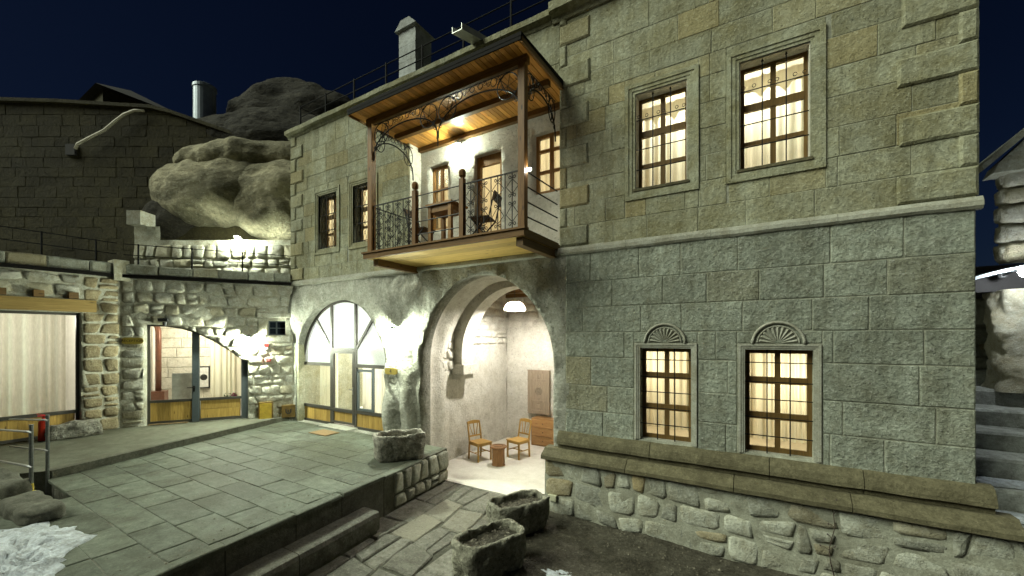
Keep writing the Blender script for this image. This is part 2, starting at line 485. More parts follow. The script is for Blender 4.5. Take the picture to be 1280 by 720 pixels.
def tag(o, label=None, cat=None, group=None, kind=None):
    if label: o['label'] = label
    if cat: o['category'] = cat
    if group: o['group'] = group
    if kind: o['kind'] = kind
    return o
def thing(name, loc, label, cat, group=None):
    o = bpy.data.objects.new(name, None); o.empty_display_size = 0.2
    col.objects.link(o); o.location = loc; ORG[o.name] = V(loc)
    return tag(o, label, cat, group)
def dup(root, loc, rz=0.0, label=None, group=None):
    def cp(o, par):
        c = o.copy(); col.objects.link(c); c.parent = par
        for ch in list(o.children): cp(ch, c)
        return c
    r = cp(root, None); r.location = loc; r.rotation_euler = (0, 0, rz)
    if label: r['label'] = label
    if group: r['group'] = group
    return r

# ------------------------------------------------------------------ 2-D helpers for walls with openings
def in_poly(p, poly):
    x, y = p; c = False; j = len(poly) - 1
    for i in range(len(poly)):
        xi, yi = poly[i]; xj, yj = poly[j]
        if (yi > y) != (yj > y) and x < (xj - xi) * (y - yi) / (yj - yi) + xi: c = not c
        j = i
    return c
def area(poly):
    return 0.5 * sum(poly[i - 1][0] * poly[i][1] - poly[i][0] * poly[i - 1][1] for i in range(len(poly)))
def clip(poly, px, pz, nx, nz):
    out = []
    for i in range(len(poly)):
        a, b = poly[i - 1], poly[i]
        da = (a[0] - px) * nx + (a[1] - pz) * nz; db = (b[0] - px) * nx + (b[1] - pz) * nz
        if (da >= 0) != (db >= 0):
            t = da / (da - db); out.append((a[0] + (b[0] - a[0]) * t, a[1] + (b[1] - a[1]) * t))
        if db >= 0: out.append(b)
    return out
class Rect:
    def __init__(s, x0, x1, z0, z1): s.x0, s.x1, s.z0, s.z1 = x0, x1, z0, z1
    def outline(s, step=0.15):
        P = []
        cs = [(s.x0, s.z0), (s.x1, s.z0), (s.x1, s.z1), (s.x0, s.z1)]
        for i in range(4):
            a, b = cs[i], cs[(i + 1) % 4]
            n = max(1, int(math.hypot(b[0] - a[0], b[1] - a[1]) / step))
            P += [(a[0] + (b[0] - a[0]) * k / n, a[1] + (b[1] - a[1]) * k / n) for k in range(n)]
        return P
    def cut(s, poly):
        xs = [p[0] for p in poly]; zs = [p[1] for p in poly]
        if max(xs) <= s.x0 or min(xs) >= s.x1 or max(zs) <= s.z0 or min(zs) >= s.z1: return poly
        best, ba = None, 0
        for c in (clip(poly, s.x0, 0, -1, 0), clip(poly, s.x1, 0, 1, 0), clip(poly, 0, s.z0, 0, -1), clip(poly, 0, s.z1, 0, 1)):
            if len(c) > 2 and abs(area(c)) > ba: best, ba = c, abs(area(c))
        return best
class Arch:
    def __init__(s, cx, hw, z0, spring, rise, pw=2.0): s.cx, s.hw, s.z0, s.sp, s.ri, s.pw = cx, hw, z0, spring, rise, pw
    def arc(s, a):
        c, q = math.cos(a), math.sin(a)
        e = 2.0 / s.pw
        return (s.cx + s.hw * math.copysign(abs(c) ** e, c), s.sp + s.ri * abs(q) ** e)
    def outline(s, step=0.12):
        P = [(s.cx - s.hw + 2 * s.hw * k / 8, s.z0) for k in range(8)]
        n = max(2, int((s.sp - s.z0) / step))
        P += [(s.cx + s.hw, s.z0 + (s.sp - s.z0) * k / n) for k in range(n)]
        m = 40
        P += [s.arc(math.pi * k / m) for k in range(m)]
        P += [(s.cx - s.hw, s.sp - (s.sp - s.z0) * k / n) for k in range(n)]
        return P
    def cut(s, poly):
        xs = [p[0] for p in poly]; zs = [p[1] for p in poly]
        if max(xs) <= s.cx - s.hw or min(xs) >= s.cx + s.hw or min(zs) >= s.sp + s.ri or max(zs) <= s.z0: return poly
        x = sum(xs) / len(xs); z = sum(zs) / len(zs)
        if z <= s.sp:
            if x < s.cx: c = clip(poly, s.cx - s.hw, 0, -1, 0)
            else: c = clip(poly, s.cx + s.hw, 0, 1, 0)
        else:
            a = math.atan2((z - s.sp) / s.ri, (x - s.cx) / s.hw)
            p = s.arc(a); q1 = s.arc(a - 0.05); q2 = s.arc(a + 0.05)
            tx, tz = q2[0] - q1[0], q2[1] - q1[1]
            L = math.hypot(tx, tz); nx, nz = tz / L, -tx / L
            if nx * (p[0] - s.cx) + nz * (p[1] - s.sp) < 0: nx, nz = -nx, -nz
            c = clip(poly, p[0], p[1], nx, nz)
        return c if len(c) > 2 else None

def panel(fr, outer, holes, name, mat, parent, step=0.3, disp=0.0, nscale=1.5, hole_depth=0.3, o=0.0, smooth=True, seed=0, dfun=None, rim=0.0):
    """a wall sheet with openings and their reveals"""
    r = random.Random(seed)
    ho = [h.outline(step * 0.8) for h in holes]
    pts, edges = [], []
    def loop(P):
        k = len(pts); pts.extend(P)
        edges.extend((k + i, k + (i + 1) % len(P)) for i in range(len(P)))
        return list(range(k, k + len(P)))
    ob = []
    for i in range(len(outer)):
        a, b = outer[i], outer[(i + 1) % len(outer)]
        n = max(1, int(math.hypot(b[0] - a[0], b[1] - a[1]) / step))
        ob += [(a[0] + (b[0] - a[0]) * k / n, a[1] + (b[1] - a[1]) * k / n) for k in range(n)]
    loop(ob)
    loops = [loop(h) for h in ho]
    x0 = min(p[0] for p in outer); x1 = max(p[0] for p in outer); z0 = min(p[1] for p in outer); z1 = max(p[1] for p in outer)
    z = z0 + step / 2
    while z < z1:
        x = x0 + step / 2
        while x < x1:
            q = (x + r.uniform(-.3, .3) * step, z + r.uniform(-.3, .3) * step)
            if in_poly(q, outer) and not any(in_poly(q, h) for h in ho): pts.append(q)
            x += step
        z += step
    res = delaunay_2d_cdt([V(p) for p in pts], edges, [], 0, 1e-5)
    vv, tri = res[0], res[2]
    orig = res[3]
    m = MB()
    def d(x, z):
        q = fr.p(x, z) * nscale
        a = disp * (noise.fractal(q, 0.9, 2.1, 4) * 0.8) if disp else 0.0
        if dfun: a += dfun(x, z)
        return a + o
    m.v = [fr.p(p.x, p.y, d(p.x, p.y)) for p in vv]
    for t in tri:
        c = (sum(vv[i].x for i in t) / 3, sum(vv[i].y for i in t) / 3)
        if in_poly(c, ob) and not any(in_poly(c, h) for h in ho): m.f.append(tuple(t))
    if hole_depth:
        inv = {}
        for i, oo in enumerate(orig):
            for k in oo: inv[k] = i
        for lp in loops:
            idx = [inv[i] for i in lp]
            k = len(m.v)
            for i in idx:
                m.v.append(fr.p(vv[i].x, vv[i].y, o - hole_depth))
            n = len(idx)
            for i in range(n):
                m.f.append((idx[i], idx[(i + 1) % n], k + (i + 1) % n, k + i))
    return m.build(name, mat, parent, smooth=smooth)

def block(fr, poly, name, mat, parent, o0=-0.03, o1=0.012, bev=0.008, gap=0.004, jit=0.003, r=rng, tilt=0.002):
    """flat dressed block with a worn arris"""
    if area(poly) < 0: poly = poly[::-1]
    cx = sum(p[0] for p in poly) / len(poly); cz = sum(p[1] for p in poly) / len(poly)
    P = []
    for i in range(len(poly)):
        a, b = poly[i], poly[(i + 1) % len(poly)]
        P.append(a)
        if math.hypot(b[0] - a[0], b[1] - a[1]) > 0.12: P.append(((a[0] + b[0]) / 2, (a[1] + b[1]) / 2))
    def shrink(p, g):
        dx, dz = p[0] - cx, p[1] - cz
        return (p[0] - math.copysign(min(g, abs(dx) * .8), dx) if abs(dx) > 1e-3 else p[0], p[1] - math.copysign(min(g, abs(dz) * .8), dz) if abs(dz) > 1e-3 else p[1])
    A = [shrink(p, gap) for p in P]
    A = [(p[0] + r.uniform(-jit, jit), p[1] + r.uniform(-jit, jit)) for p in A]
    B = [shrink(p, bev + r.uniform(0, bev * .6)) for p in A]
    n = len(A); tx, tz = r.uniform(-tilt, tilt), r.uniform(-tilt, tilt)
    m = MB()
    m.v = [fr.p(p[0], p[1], o0) for p in A] + [fr.p(p[0], p[1], o1 - bev) for p in A] + \
          [fr.p(p[0], p[1], o1 + (p[0] - cx) * tx + (p[1] - cz) * tz) for p in B]
    for i in range(n):
        j = (i + 1) % n
        m.f += [(i, j, n + j, n + i), (n + i, n + j, 2 * n + j, 2 * n + i)]
    m.f.append(tuple(2 * n + i for i in range(n)))
    return m.build(name, mat, parent)

def rubble_stone(fr, poly, name, mat, parent, proud=0.06, r=rng, gap=0.02, smooth=True):
    """rounded, lumpy field stone"""
    if area(poly) < 0: poly = poly[::-1]
    Q = []
    for i in range(len(poly)):
        a, b, c = poly[i - 1], poly[i], poly[(i + 1) % len(poly)]
        k = r.uniform(0.05, 0.2)
        Q.append((b[0] + (a[0] - b[0]) * k, b[1] + (a[1] - b[1]) * k))
        Q.append((b[0] + (c[0] - b[0]) * k, b[1] + (c[1] - b[1]) * k))
    cx = sum(p[0] for p in Q) / len(Q); cz = sum(p[1] for p in Q) / len(Q)
    hx = max(abs(p[0] - cx) for p in Q); hz = max(abs(p[1] - cz) for p in Q)
    def sc(p, g): return (cx + (p[0] - cx) * max(.3, 1 - g / max(hx, .03)), cz + (p[1] - cz) * max(.3, 1 - g / max(hz, .03)))
    jj = min(hx, hz) * 0.07
    A = [sc(p, gap) for p in Q]
    A = [(p[0] + r.uniform(-jj, jj), p[1] + r.uniform(-jj, jj)) for p in A]
    B = [sc(p, 0.014 + r.uniform(0, .012)) for p in A]; C = [sc(p, 0.05 + r.uniform(0, .03)) for p in A]
    n = len(A); m = MB()
    tx, tz = r.uniform(-.12, .12), r.uniform(-.12, .12)
    def tl(p): return (p[0] - cx) * tx + (p[1] - cz) * tz
    m.v = [fr.p(p[0], p[1], -0.05) for p in A] + [fr.p(p[0], p[1], proud * r.uniform(.5, .8) + tl(p) * .5) for p in B] + \
          [fr.p(p[0], p[1], proud * r.uniform(.75, 1.1) + tl(p)) for p in C] + [fr.p(cx, cz, proud * r.uniform(.7, 1.15))]
    for i in range(n):
        j = (i + 1) % n
        m.f += [(i, j, n + j, n + i), (n + i, n + j, 2 * n + j, 2 * n + i), (2 * n + i, 2 * n + j, 3 * n)]
    return m.build(name, mat, parent, smooth=smooth)

def rubble_cells(u0, u1, z0, z1, hr, wr, r, wav=0.04):
    zs = [z0]
    while zs[-1] < z1 - hr[0]: zs.append(min(z1, zs[-1] + r.uniform(*hr)))
    if z1 - zs[-1] > 0.01: zs[-1] = z1
    offs = [r.uniform(0, 50) for _ in zs]
    def zl(i, u):
        if i == 0 or i == len(zs) - 1: return zs[i]
        return zs[i] + wav * noise.noise(V((u * 1.7, offs[i], 0)))
    out = []
    for i in range(len(zs) - 1):
        u = u0; us = [u0]
        while u < u1 - wr[0]:
            u += r.uniform(*wr); us.append(min(u, u1))
        if u1 - us[-1] > 1e-3:
            if u1 - us[-1] < wr[0] * .6 and len(us) > 1: us[-1] = u1
            else: us.append(u1)
        tl = [0] + [r.uniform(-.05, .05) for _ in us[1:-1]] + [0]
        for k in range(len(us) - 1):
            a, b = us[k], us[k + 1]; ta, tb = tl[k], tl[k + 1]
            if r.random() < 0.14 and (zs[i + 1] - zs[i]) > 0.2 and b - a > .2:
                zm = zs[i] + (zs[i + 1] - zs[i]) * r.uniform(.4, .6)
                out.append([(a - ta, zl(i, a)), (b - tb, zl(i, b)), (b, zm), (a, zm)])
                out.append([(a, zm), (b, zm), (b + tb, zl(i + 1, b)), (a + ta, zl(i + 1, a))])
            else:
                out.append([(a - ta, zl(i, a)), (b - tb, zl(i, b)), (b + tb, zl(i + 1, b)), (a + ta, zl(i + 1, a))])
    return out

def rect_sub(rc, openings):
    rects = [rc]
    for o in openings:
        nx = []
        for (a, b, c, d) in rects:
            if b <= o.x0 or a >= o.x1 or d <= o.z0 or c >= o.z1: nx.append((a, b, c, d)); continue
            if a < o.x0: nx.append((a, o.x0, c, d))
            if b > o.x1: nx.append((o.x1, b, c, d))
            lo, hi = max(a, o.x0), min(b, o.x1)
            if c < o.z0: nx.append((lo, hi, c, o.z0))
            if d > o.z1: nx.append((lo, hi, o.z1, d))
        rects = nx
    return [q for q in rects if q[1] - q[0] > 0.07 and q[3] - q[2] > 0.06]
def ashlar(fr, u0, u1, z0, z1, hr, wr, openings, name, mat, parent, r, o1=0.012, **kw):
    zs = [z0]
    while zs[-1] < z1 - hr[0] * 1.2: zs.append(zs[-1] + r.uniform(*hr))
    zs[-1] = z1
    for i in range(len(zs) - 1):
        us = [u0]; u = u0 + r.uniform(wr[0] * .5, wr[1]); 
        while u < u1 - wr[0] * .6: us.append(u); u += r.uniform(*wr)
        us.append(u1)
        for k in range(len(us) - 1):
            for (a, b, c, d) in rect_sub((us[k], us[k + 1], zs[i], zs[i + 1]), openings):
                block(fr, [(a, c), (b, c), (b, d), (a, d)], name, mat, parent, o1=o1 + r.uniform(-.003, .004), r=r, **kw)

def spiral(c, e1, e2, r0, r1, turns, start, n=14):
    return [c + e1 * (math.cos(start + turns * 2 * math.pi * k / n) * (r0 + (r1 - r0) * k / n)) +
            e2 * (math.sin(start + turns * 2 * math.pi * k / n) * (r0 + (r1 - r0) * k / n)) for k in range(n + 1)]
def circle(c, e1, e2, ra, rb, n=20):
    return [c + e1 * (ra * math.cos(2 * math.pi * k / n)) + e2 * (rb * math.sin(2 * math.pi * k / n)) for k in range(n)]
def curtain(fr, u0, u1, z0, z1, o, mat, parent, folds=9, amp=0.03, name='curtain', seed=1, wave_top=1.0, hem=0.0):
    r = random.Random(seed); n = folds * 8; m = MB(); rows = 5
    ph = [r.uniform(.6, 1.4) for _ in range(folds + 2)]
    for j in range(rows):
        fz = j / (rows - 1)
        for i in range(n + 1):
            x = i / n; k = x * folds
            w = math.sin(k * 2 * math.pi + 1.3 * math.sin(k * 1.7)) * amp * ph[int(k)] * (1 - .35 * fz * wave_top)
            zz = z0 + (z1 - z0) * fz
            if j == 0 and hem: zz += hem * abs(math.sin(k * math.pi))
            m.v.append(fr.p(u0 + (u1 - u0) * x, zz, o + w))
    for j in range(rows - 1):
        for i in range(n):
            a = j * (n + 1) + i; m.f.append((a, a + 1, a + n + 2, a + n + 1))
    return m.build(name, mat, parent, smooth=True, fix=False)
def room_box(fr, u0, u1, z0, z1, o0, o1, mat, parent, name='room', back=True):
    """five-sided room behind an opening; open towards the wall"""
    m = MB()
    P = [fr.p(u0, z0, o0), fr.p(u1, z0, o0), fr.p(u1, z1, o0), fr.p(u0, z1, o0), fr.p(u0, z0, o1), fr.p(u1, z0, o1), fr.p(u1, z1, o1), fr.p(u0, z1, o1)]
    m.add(P, ([(4, 5, 6, 7)] if back else []) + [(0, 1, 5, 4), (1, 2, 6, 5), (2, 3, 7, 6), (3, 0, 4, 7)])
    return m.build(name, mat, parent, fix=False)
def room_light(p, power, colr, parent, size=0.12):
    d = bpy.data.lights.new('room_lamp', 'POINT'); d.energy = power; d.color = colr; d.shadow_soft_size = size
    o = bpy.data.objects.new('room_lamp', d); col.objects.link(o)
    o.parent = parent; o.location = V(p) - world_origin(parent)
    return o
WARM = (1.0, 0.88, 0.64)
WARMW = (1.0, 0.93, 0.76)
# ================================================================== THE STONE HOUSE
house = thing('stone_house', (-4.9, 0, 0), 'two-storey grey tuff stone house with lit windows and a large open archway', 'house')
XL, XR, XQ = -11.95, 2.19, -3.2
ZS = 4.70                                                  # string course
DOOR_A = Arch(-9.84, 1.90, 0.70, 2.40, 1.80)
ENTRY = Arch(-5.04, 1.71, 0.0, 2.62, 1.88, 1.9)
# ---- eroded rock-cut ground floor
def lumps(x, z):
    d = 0.0
    for cx, cz, rx, rz, h in ((-7.72, 1.3, .30, .75, .20), (-7.14, 1.35, .26, .85, .17), (-7.75, 2.3, .2, .3, .10), (-7.2, 2.35, .22, .3, .07),
                              (-7.45, 4.2, .5, .4, .08), (-11.9, 3.9, .5, .6, .10), (-7.0, 4.1, .3, .4, .06)):
        q = ((x - cx) / rx) ** 2 + ((z - cz) / rz) ** 2
        if q < 1: d += h * (1 - q) ** .6
    n = noise.noise(V((x * 4.5, 0, z * 2.2)))
    if x > -8.0 and x < -6.7: d += 0.05 * n
    return d
panel(FAC, [(XL, 0.55), (-6.8, 0.55), (-6.8, -0.1), (-3.02, -0.1), (-3.02, ZS), (XL, ZS)], [Arch(-9.84, 1.90, 0.70, 2.40, 1.80), Arch(-5.04, 1.71, -0.05, 2.62, 1.88, 1.9)],
      'rock_wall', 'tuff', house, step=0.10, disp=0.06, nscale=1.3, hole_depth=0.34, seed=3, dfun=lumps)
# ---- lower right ashlar
LW = [Rect(-1.73, -0.934, 1.45, 2.985), Rect(-0.194, 0.633, 1.45, 2.985)]
UW = [Rect(-1.81, -0.991, 5.66, 7.28), Rect(-0.267, 0.598, 5.66, 7.28)]
SW = [Rect(-10.65, -9.83, 5.64, 7.14), Rect(-9.155, -8.335, 5.64, 7.14)]
w = panel(FAC, [(-3.1, 1.3), (XR - .01, 1.3), (XR - .01, ZS), (-3.1, ZS)], LW, 'wall', 'mortar', house, step=0.5, hole_depth=0.3, o=.002)
LWM = [Rect(o.x0 - .10, o.x1 + .10, o.z0, o.z1 + .09) for o in LW]
ashlar(FAC, -3.08, XR, 1.40, ZS, (0.38, 0.52), (0.5, 1.15), LWM, 'ashlar_block', 'ashlar_low', w, random.Random(11), bev=0.009, gap=0.0045)
# ---- upper right ashlar
w = panel(FAC, [(XQ, 4.82), (XR - .01, 4.82), (XR - .01, 9.12), (XQ, 9.12)], UW, 'wall', 'mortar', house, step=0.5, hole_depth=0.34, o=.005)
UWM = [Rect(o.x0 - .17, o.x1 + .17, o.z0 - .15, o.z1 + .17) for o in UW]
ashlar(FAC, XQ + .004, XR, 4.82, 9.12, (0.33, 0.42), (0.5, 1.1), UWM, 'ashlar_block', 'ashlar', w, random.Random(5), bev=0.006, gap=0.0025)
def quoins(x_edge, sgn, long, short, zz0, zz1, h, parent, mat='ashlar'):
    z = zz0; k = 0; r = random.Random(int(x_edge * 10))
    while z < zz1 - .1:
        L = (long + r.uniform(-.03, .03)) if k % 2 == 0 else short
        a, b = sorted((x_edge, x_edge + sgn * L)); hh = h * r.uniform(.94, 1.06); t = min(z + hh, zz1)
        block(FAC, [(a, z + .004), (b, z + .004), (b, t), (a, t)], 'quoin', mat, parent, o0=-.03, o1=0.044 + r.uniform(0, .006), bev=0.022, gap=0.002, r=r)
        z = t; k += 1
quoins(XR + .02, -1, 0.70, 0.17, 4.84, 9.12, 0.375, w)
quoins(XQ - .0, 1, 0.58, 0.14, 4.84, 9.12, 0.375, w)
# ---- upper left ashlar
w = panel(FAC, [(XL, 4.82), (-7.12, 4.82), (-7.12, 9.12), (XL, 9.12)], SW, 'wall', 'mortar', house, step=0.5, hole_depth=0.34, o=.005)
SWM = [Rect(o.x0 - .15, o.x1 + .15, o.z0 - .12, o.z1 + .15) for o in SW]
ashlar(FAC, XL + .005, -7.125, 4.82, 9.12, (0.33, 0.42), (0.55, 1.1), SWM, 'ashlar_block', 'ashlar', w, random.Random(8), bev=0.006, gap=0.0025)
quoins(XL - .02, 1, 0.60, 0.26, 4.84, 9.1, 0.36, w)
# ---- wall above the recessed balcony
w = panel(FAC, [(-7.12, 7.92), (XQ, 7.92), (XQ, 9.12), (-7.12, 9.12)], [], 'wall', 'mortar', house, step=0.5)
ashlar(FAC, -7.12, XQ, 7.92, 9.12, (0.36, 0.42), (0.6, 1.1), [], 'ashlar_block', 'ashlar', w, random.Random(9), bev=0.006, gap=0.0025)
# ---- sides, roof, cornices, string course
m = MB(); m.box((XR - .3, 0.0, -.2), (XR - .012, 7.5, 9.12)); m.build('side_wall', 'ashlar', house)
m = MB(); m.box((XL + .012, 0.02, -.2), (XL + .3, 7.5, 9.12)); m.build('side_wall', 'ashlar', house)
m = MB(); m.box((XL, 7.5, -.2), (XR - .012, 7.7, 9.12)); m.build('back_wall', 'ashlar', house)
m = MB(); m.box((XL, -0.0, 9.125), (XR, 7.7, 9.2)); m.build('roof', 'concrete', house)
CORN = [(-0.05, 9.08), (0.03, 9.08), (0.06, 9.14), (0.15, 9.18), (0.16, 9.28), (-0.05, 9.28)]
x = XL - .15
r = random.Random(4)
while x < XQ - .2:
    x2 = min(x + r.uniform(.9, 1.5), XQ - .16)
    MB().sweep(FAC, CORN, x + .004, x2 - .004, 4, 0.012).build('cornice_stone', 'ashlar', house); x = x2
    if x > XQ - .3: break
CORN2 = [(-0.05, 9.05), (0.05, 9.05), (0.09, 9.13), (0.22, 9.18), (0.23, 9.34), (-0.05, 9.34)]
x = XQ - .14
while x < XR + .15:
    x2 = min(x + r.uniform(1.0, 1.6), XR + .16)
    MB().sweep(FAC, CORN2, x + .004, x2 - .004, 3, 0.008).build('cornice_stone', 'ashlar', house); x = x2
    if x > XR + .1: break
STR = [(-0.03, 4.685), (0.035, 4.69), (0.06, 4.72), (0.06, 4.775), (0.03, 4.83), (-0.03, 4.835)]
for a, b in ((XL - .03, XQ - 0.0), (XQ, XR + .05)):
    x = a
    while x < b - .1:
        x2 = min(x + r.uniform(1.1, 1.8), b)
        if b - x2 < .4: x2 = b
        MB().sweep(FAC, STR, x + .002, x2 - .002, 5, 0.012).build('string_course', 'carved', house); x = x2
# ---- stone window surrounds
def surround(o, wd, bot, parent_mat='carved', name='window_surround', d=0.035):
    m = MB()
    for k, (a, b, dd) in enumerate(((wd, wd * .62, d), (wd * .62, wd * .28, d * .6), (wd * .28, 0, d * .25))):
        # three stepped fasciae mitred round the opening
        X0, X1, Z1 = o.x0 - a, o.x1 + a, o.z1 + a
        x0, x1, z1 = o.x0 - b, o.x1 + b, o.z1 + b
        Z0 = o.z0 - (a if bot else 0); z0 = o.z0 - (b if bot else 0)
        m.fbox(FAC, X0, x0, Z0, Z1, -.05, dd)
        m.fbox(FAC, x1, X1, Z0, Z1, -.05, dd + .0012)
        m.fbox(FAC, x0, x1, z1, Z1, -.05, dd + .0006)
        if bot: m.fbox(FAC, x0, x1, Z0, z0, -.05, dd + .0009)
    return m.build(name, parent_mat, house)
for o in UW: surround(o, 0.17, True, 'ashlar')
for o in SW: surround(o, 0.15, True, 'ashlar')
for o in LW:
    surround(o, 0.085, False, 'carved', d=0.03)
    cx, cz, rad = (o.x0 + o.x1) / 2, o.z1 + .085, 0.29
    f = MB()
    ring = [FAC.p(cx + (rad + .025) * math.cos(math.pi * k / 18), cz + (rad + .02) * math.sin(math.pi * k / 18), 0.028) for k in range(19)]
    f.tube(ring, 0.022, 6)
    ring = [FAC.p(cx + (rad - .035) * math.cos(math.pi * k / 18), cz + (rad - .035) * math.sin(math.pi * k / 18), 0.02) for k in range(19)]
    f.tube(ring, 0.012, 6)
    fan = f.build('fan_ornament', 'carved', house, smooth=True)
    for k in range(11):
        a0, a1 = math.pi * (k + .1) / 11, math.pi * (k + .9) / 11; am = (a0 + a1) / 2
        q = MB(); c0 = (cx, cz + .01)
        P = lambda rr, a, oo: FAC.p(c0[0] + rr * math.cos(a), c0[1] + rr * math.sin(a), oo)
        q.add([P(.045, a0, .012), P(.045, a1, .012), P(.235, a0, .012), P(.245, am, .012), P(.235, a1, .012), P(.05, am, .02), P(.22, am, .042)],
              [(0, 2, 6, 5), (5, 6, 4, 1), (2, 3, 6), (3, 4, 6), (0, 5, 1)])
        q.build('petal', 'carved', fan)
# ---- plinth: moulded ledge stones and a rubble base
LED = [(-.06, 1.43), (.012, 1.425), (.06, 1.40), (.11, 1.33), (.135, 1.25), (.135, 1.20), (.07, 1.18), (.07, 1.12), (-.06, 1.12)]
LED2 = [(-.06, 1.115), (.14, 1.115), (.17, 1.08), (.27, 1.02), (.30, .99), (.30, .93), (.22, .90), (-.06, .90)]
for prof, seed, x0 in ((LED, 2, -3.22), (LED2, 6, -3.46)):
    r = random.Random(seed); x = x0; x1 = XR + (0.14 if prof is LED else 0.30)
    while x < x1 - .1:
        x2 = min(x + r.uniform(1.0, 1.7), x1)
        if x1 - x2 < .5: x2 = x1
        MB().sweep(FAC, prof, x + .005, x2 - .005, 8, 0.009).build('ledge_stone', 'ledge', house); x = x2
w = panel(FAC, [(-3.42, -.5), (2.6, -.5), (2.6, .95), (-3.42, .95)], [], 'rubble_base', 'mortar', house, step=0.12, disp=0.03, o=0.197)
BASE = Frame((0, -0.17, 0), (1, 0, 0))
r = random.Random(21)
for c in rubble_cells(-3.43, 2.6, -.35, .92, (.2, .42), (.16, .62), r, 0.12):
    rubble_stone(BASE, c, 'rubble_stone', 'rubble', w, proud=r.uniform(.035, .06), r=r, gap=0.008)
for a_, b_ in (((-3.415, -.16, -.3), (-3.2, .4, .94)), ((2.4, -.16, -.3), (2.6, .2, .94))): MB().box(a_, b_).build('base_return', 'mortar', house)
m = MB(); m.fbox(FAC, *(lambda p, q: (p[0], q[0], q[1], p[1]))(FAC.hit(685, 618, .26), FAC.hit(695, 627, .26)), .2, .275); m.build('socket_cover', 'lime', house)

# ---- windows
def frame_window(fr, o, of, bars_x, bars_z, mat, parent, fw=0.055, thick=(), depth=0.05, name='window', panes=True):
    m = MB()
    m.fbox(fr, o.x0, o.x0 + fw, o.z0, o.z1, of - depth, of); m.fbox(fr, o.x1 - fw, o.x1, o.z0, o.z1, of - depth, of)
    m.fbox(fr, o.x0 + fw, o.x1 - fw, o.z0, o.z0 + fw * 1.3, of - depth, of); m.fbox(fr, o.x0 + fw, o.x1 - fw, o.z1 - fw, o.z1, of - depth, of)
    for k, bx in enumerate(bars_x):
        x = o.x0 + (o.x1 - o.x0) * bx; m.fbox(fr, x - fw * .6, x + fw * .6, o.z0 + fw, o.z1 - fw, of - depth, of + .003)
    for k, bz in enumerate(bars_z):
        z = o.z1 - (o.z1 - o.z0) * bz; t = fw * (.85 if k in thick else .45)
        m.fbox(fr, o.x0 + fw, o.x1 - fw, z - t, z + t, of - depth, of + (.014 if k in thick else .006))
    w = m.build(name, mat, parent)
    if panes:
        xs = [0] + list(bars_x) + [1]; zs = [0] + list(bars_z) + [1]
        for i in range(len(xs) - 1):
            for j in range(len(zs) - 1):
                xa = o.x0 + (o.x1 - o.x0) * xs[i]; xb = o.x0 + (o.x1 - o.x0) * xs[i + 1]
                zb = o.z1 - (o.z1 - o.z0) * zs[j]; za = o.z1 - (o.z1 - o.z0) * zs[j + 1]
                MB().fbox(fr, xa + .005, xb - .005, za + .005, zb - .005, of - depth * .6, of - depth * .6 + .005).build('pane', 'glass', w)
    return w
for k, o in enumerate(LW):
    w = frame_window(FAC, o, -.17, [.5], [.30, .645], 'winframe', house, thick=(0, 1), fw=.06)
    g = MB(); zt = o.z1 + .005
    for f in (.34, .68): g.fbox(FAC, o.x0 + (o.x1 - o.x0) * f - .008, o.x0 + (o.x1 - o.x0) * f + .008, o.z0 - .03, zt, -.075, -.06)
    for f in (.125, .31, .475, .65, .825): 
        z = o.z1 - (o.z1 - o.z0) * f; g.fbox(FAC, o.x0 - .03, o.x1 + .03, z - .007, z + .007, -.06, -.046)
    g.build('grille', 'iron', w)
    curtain(FAC, o.x0 - .05, (o.x0 + o.x1) / 2 - .01, o.z0 + .16, o.z1 + .1, -.37, 'linen', w, 4, .035, seed=k)
    curtain(FAC, (o.x0 + o.x1) / 2 - .0, o.x1 + .05, o.z0 + .15, o.z1 + .1, -.385, 'linen', w, 5, .035, seed=k + 9)
    m = MB(); m.fbox(FAC, o.x0 - .0, o.x1 + .0, o.z0 - .004, o.z0 + .012, -.42, -.05); m.build('sill', 'carved', w)
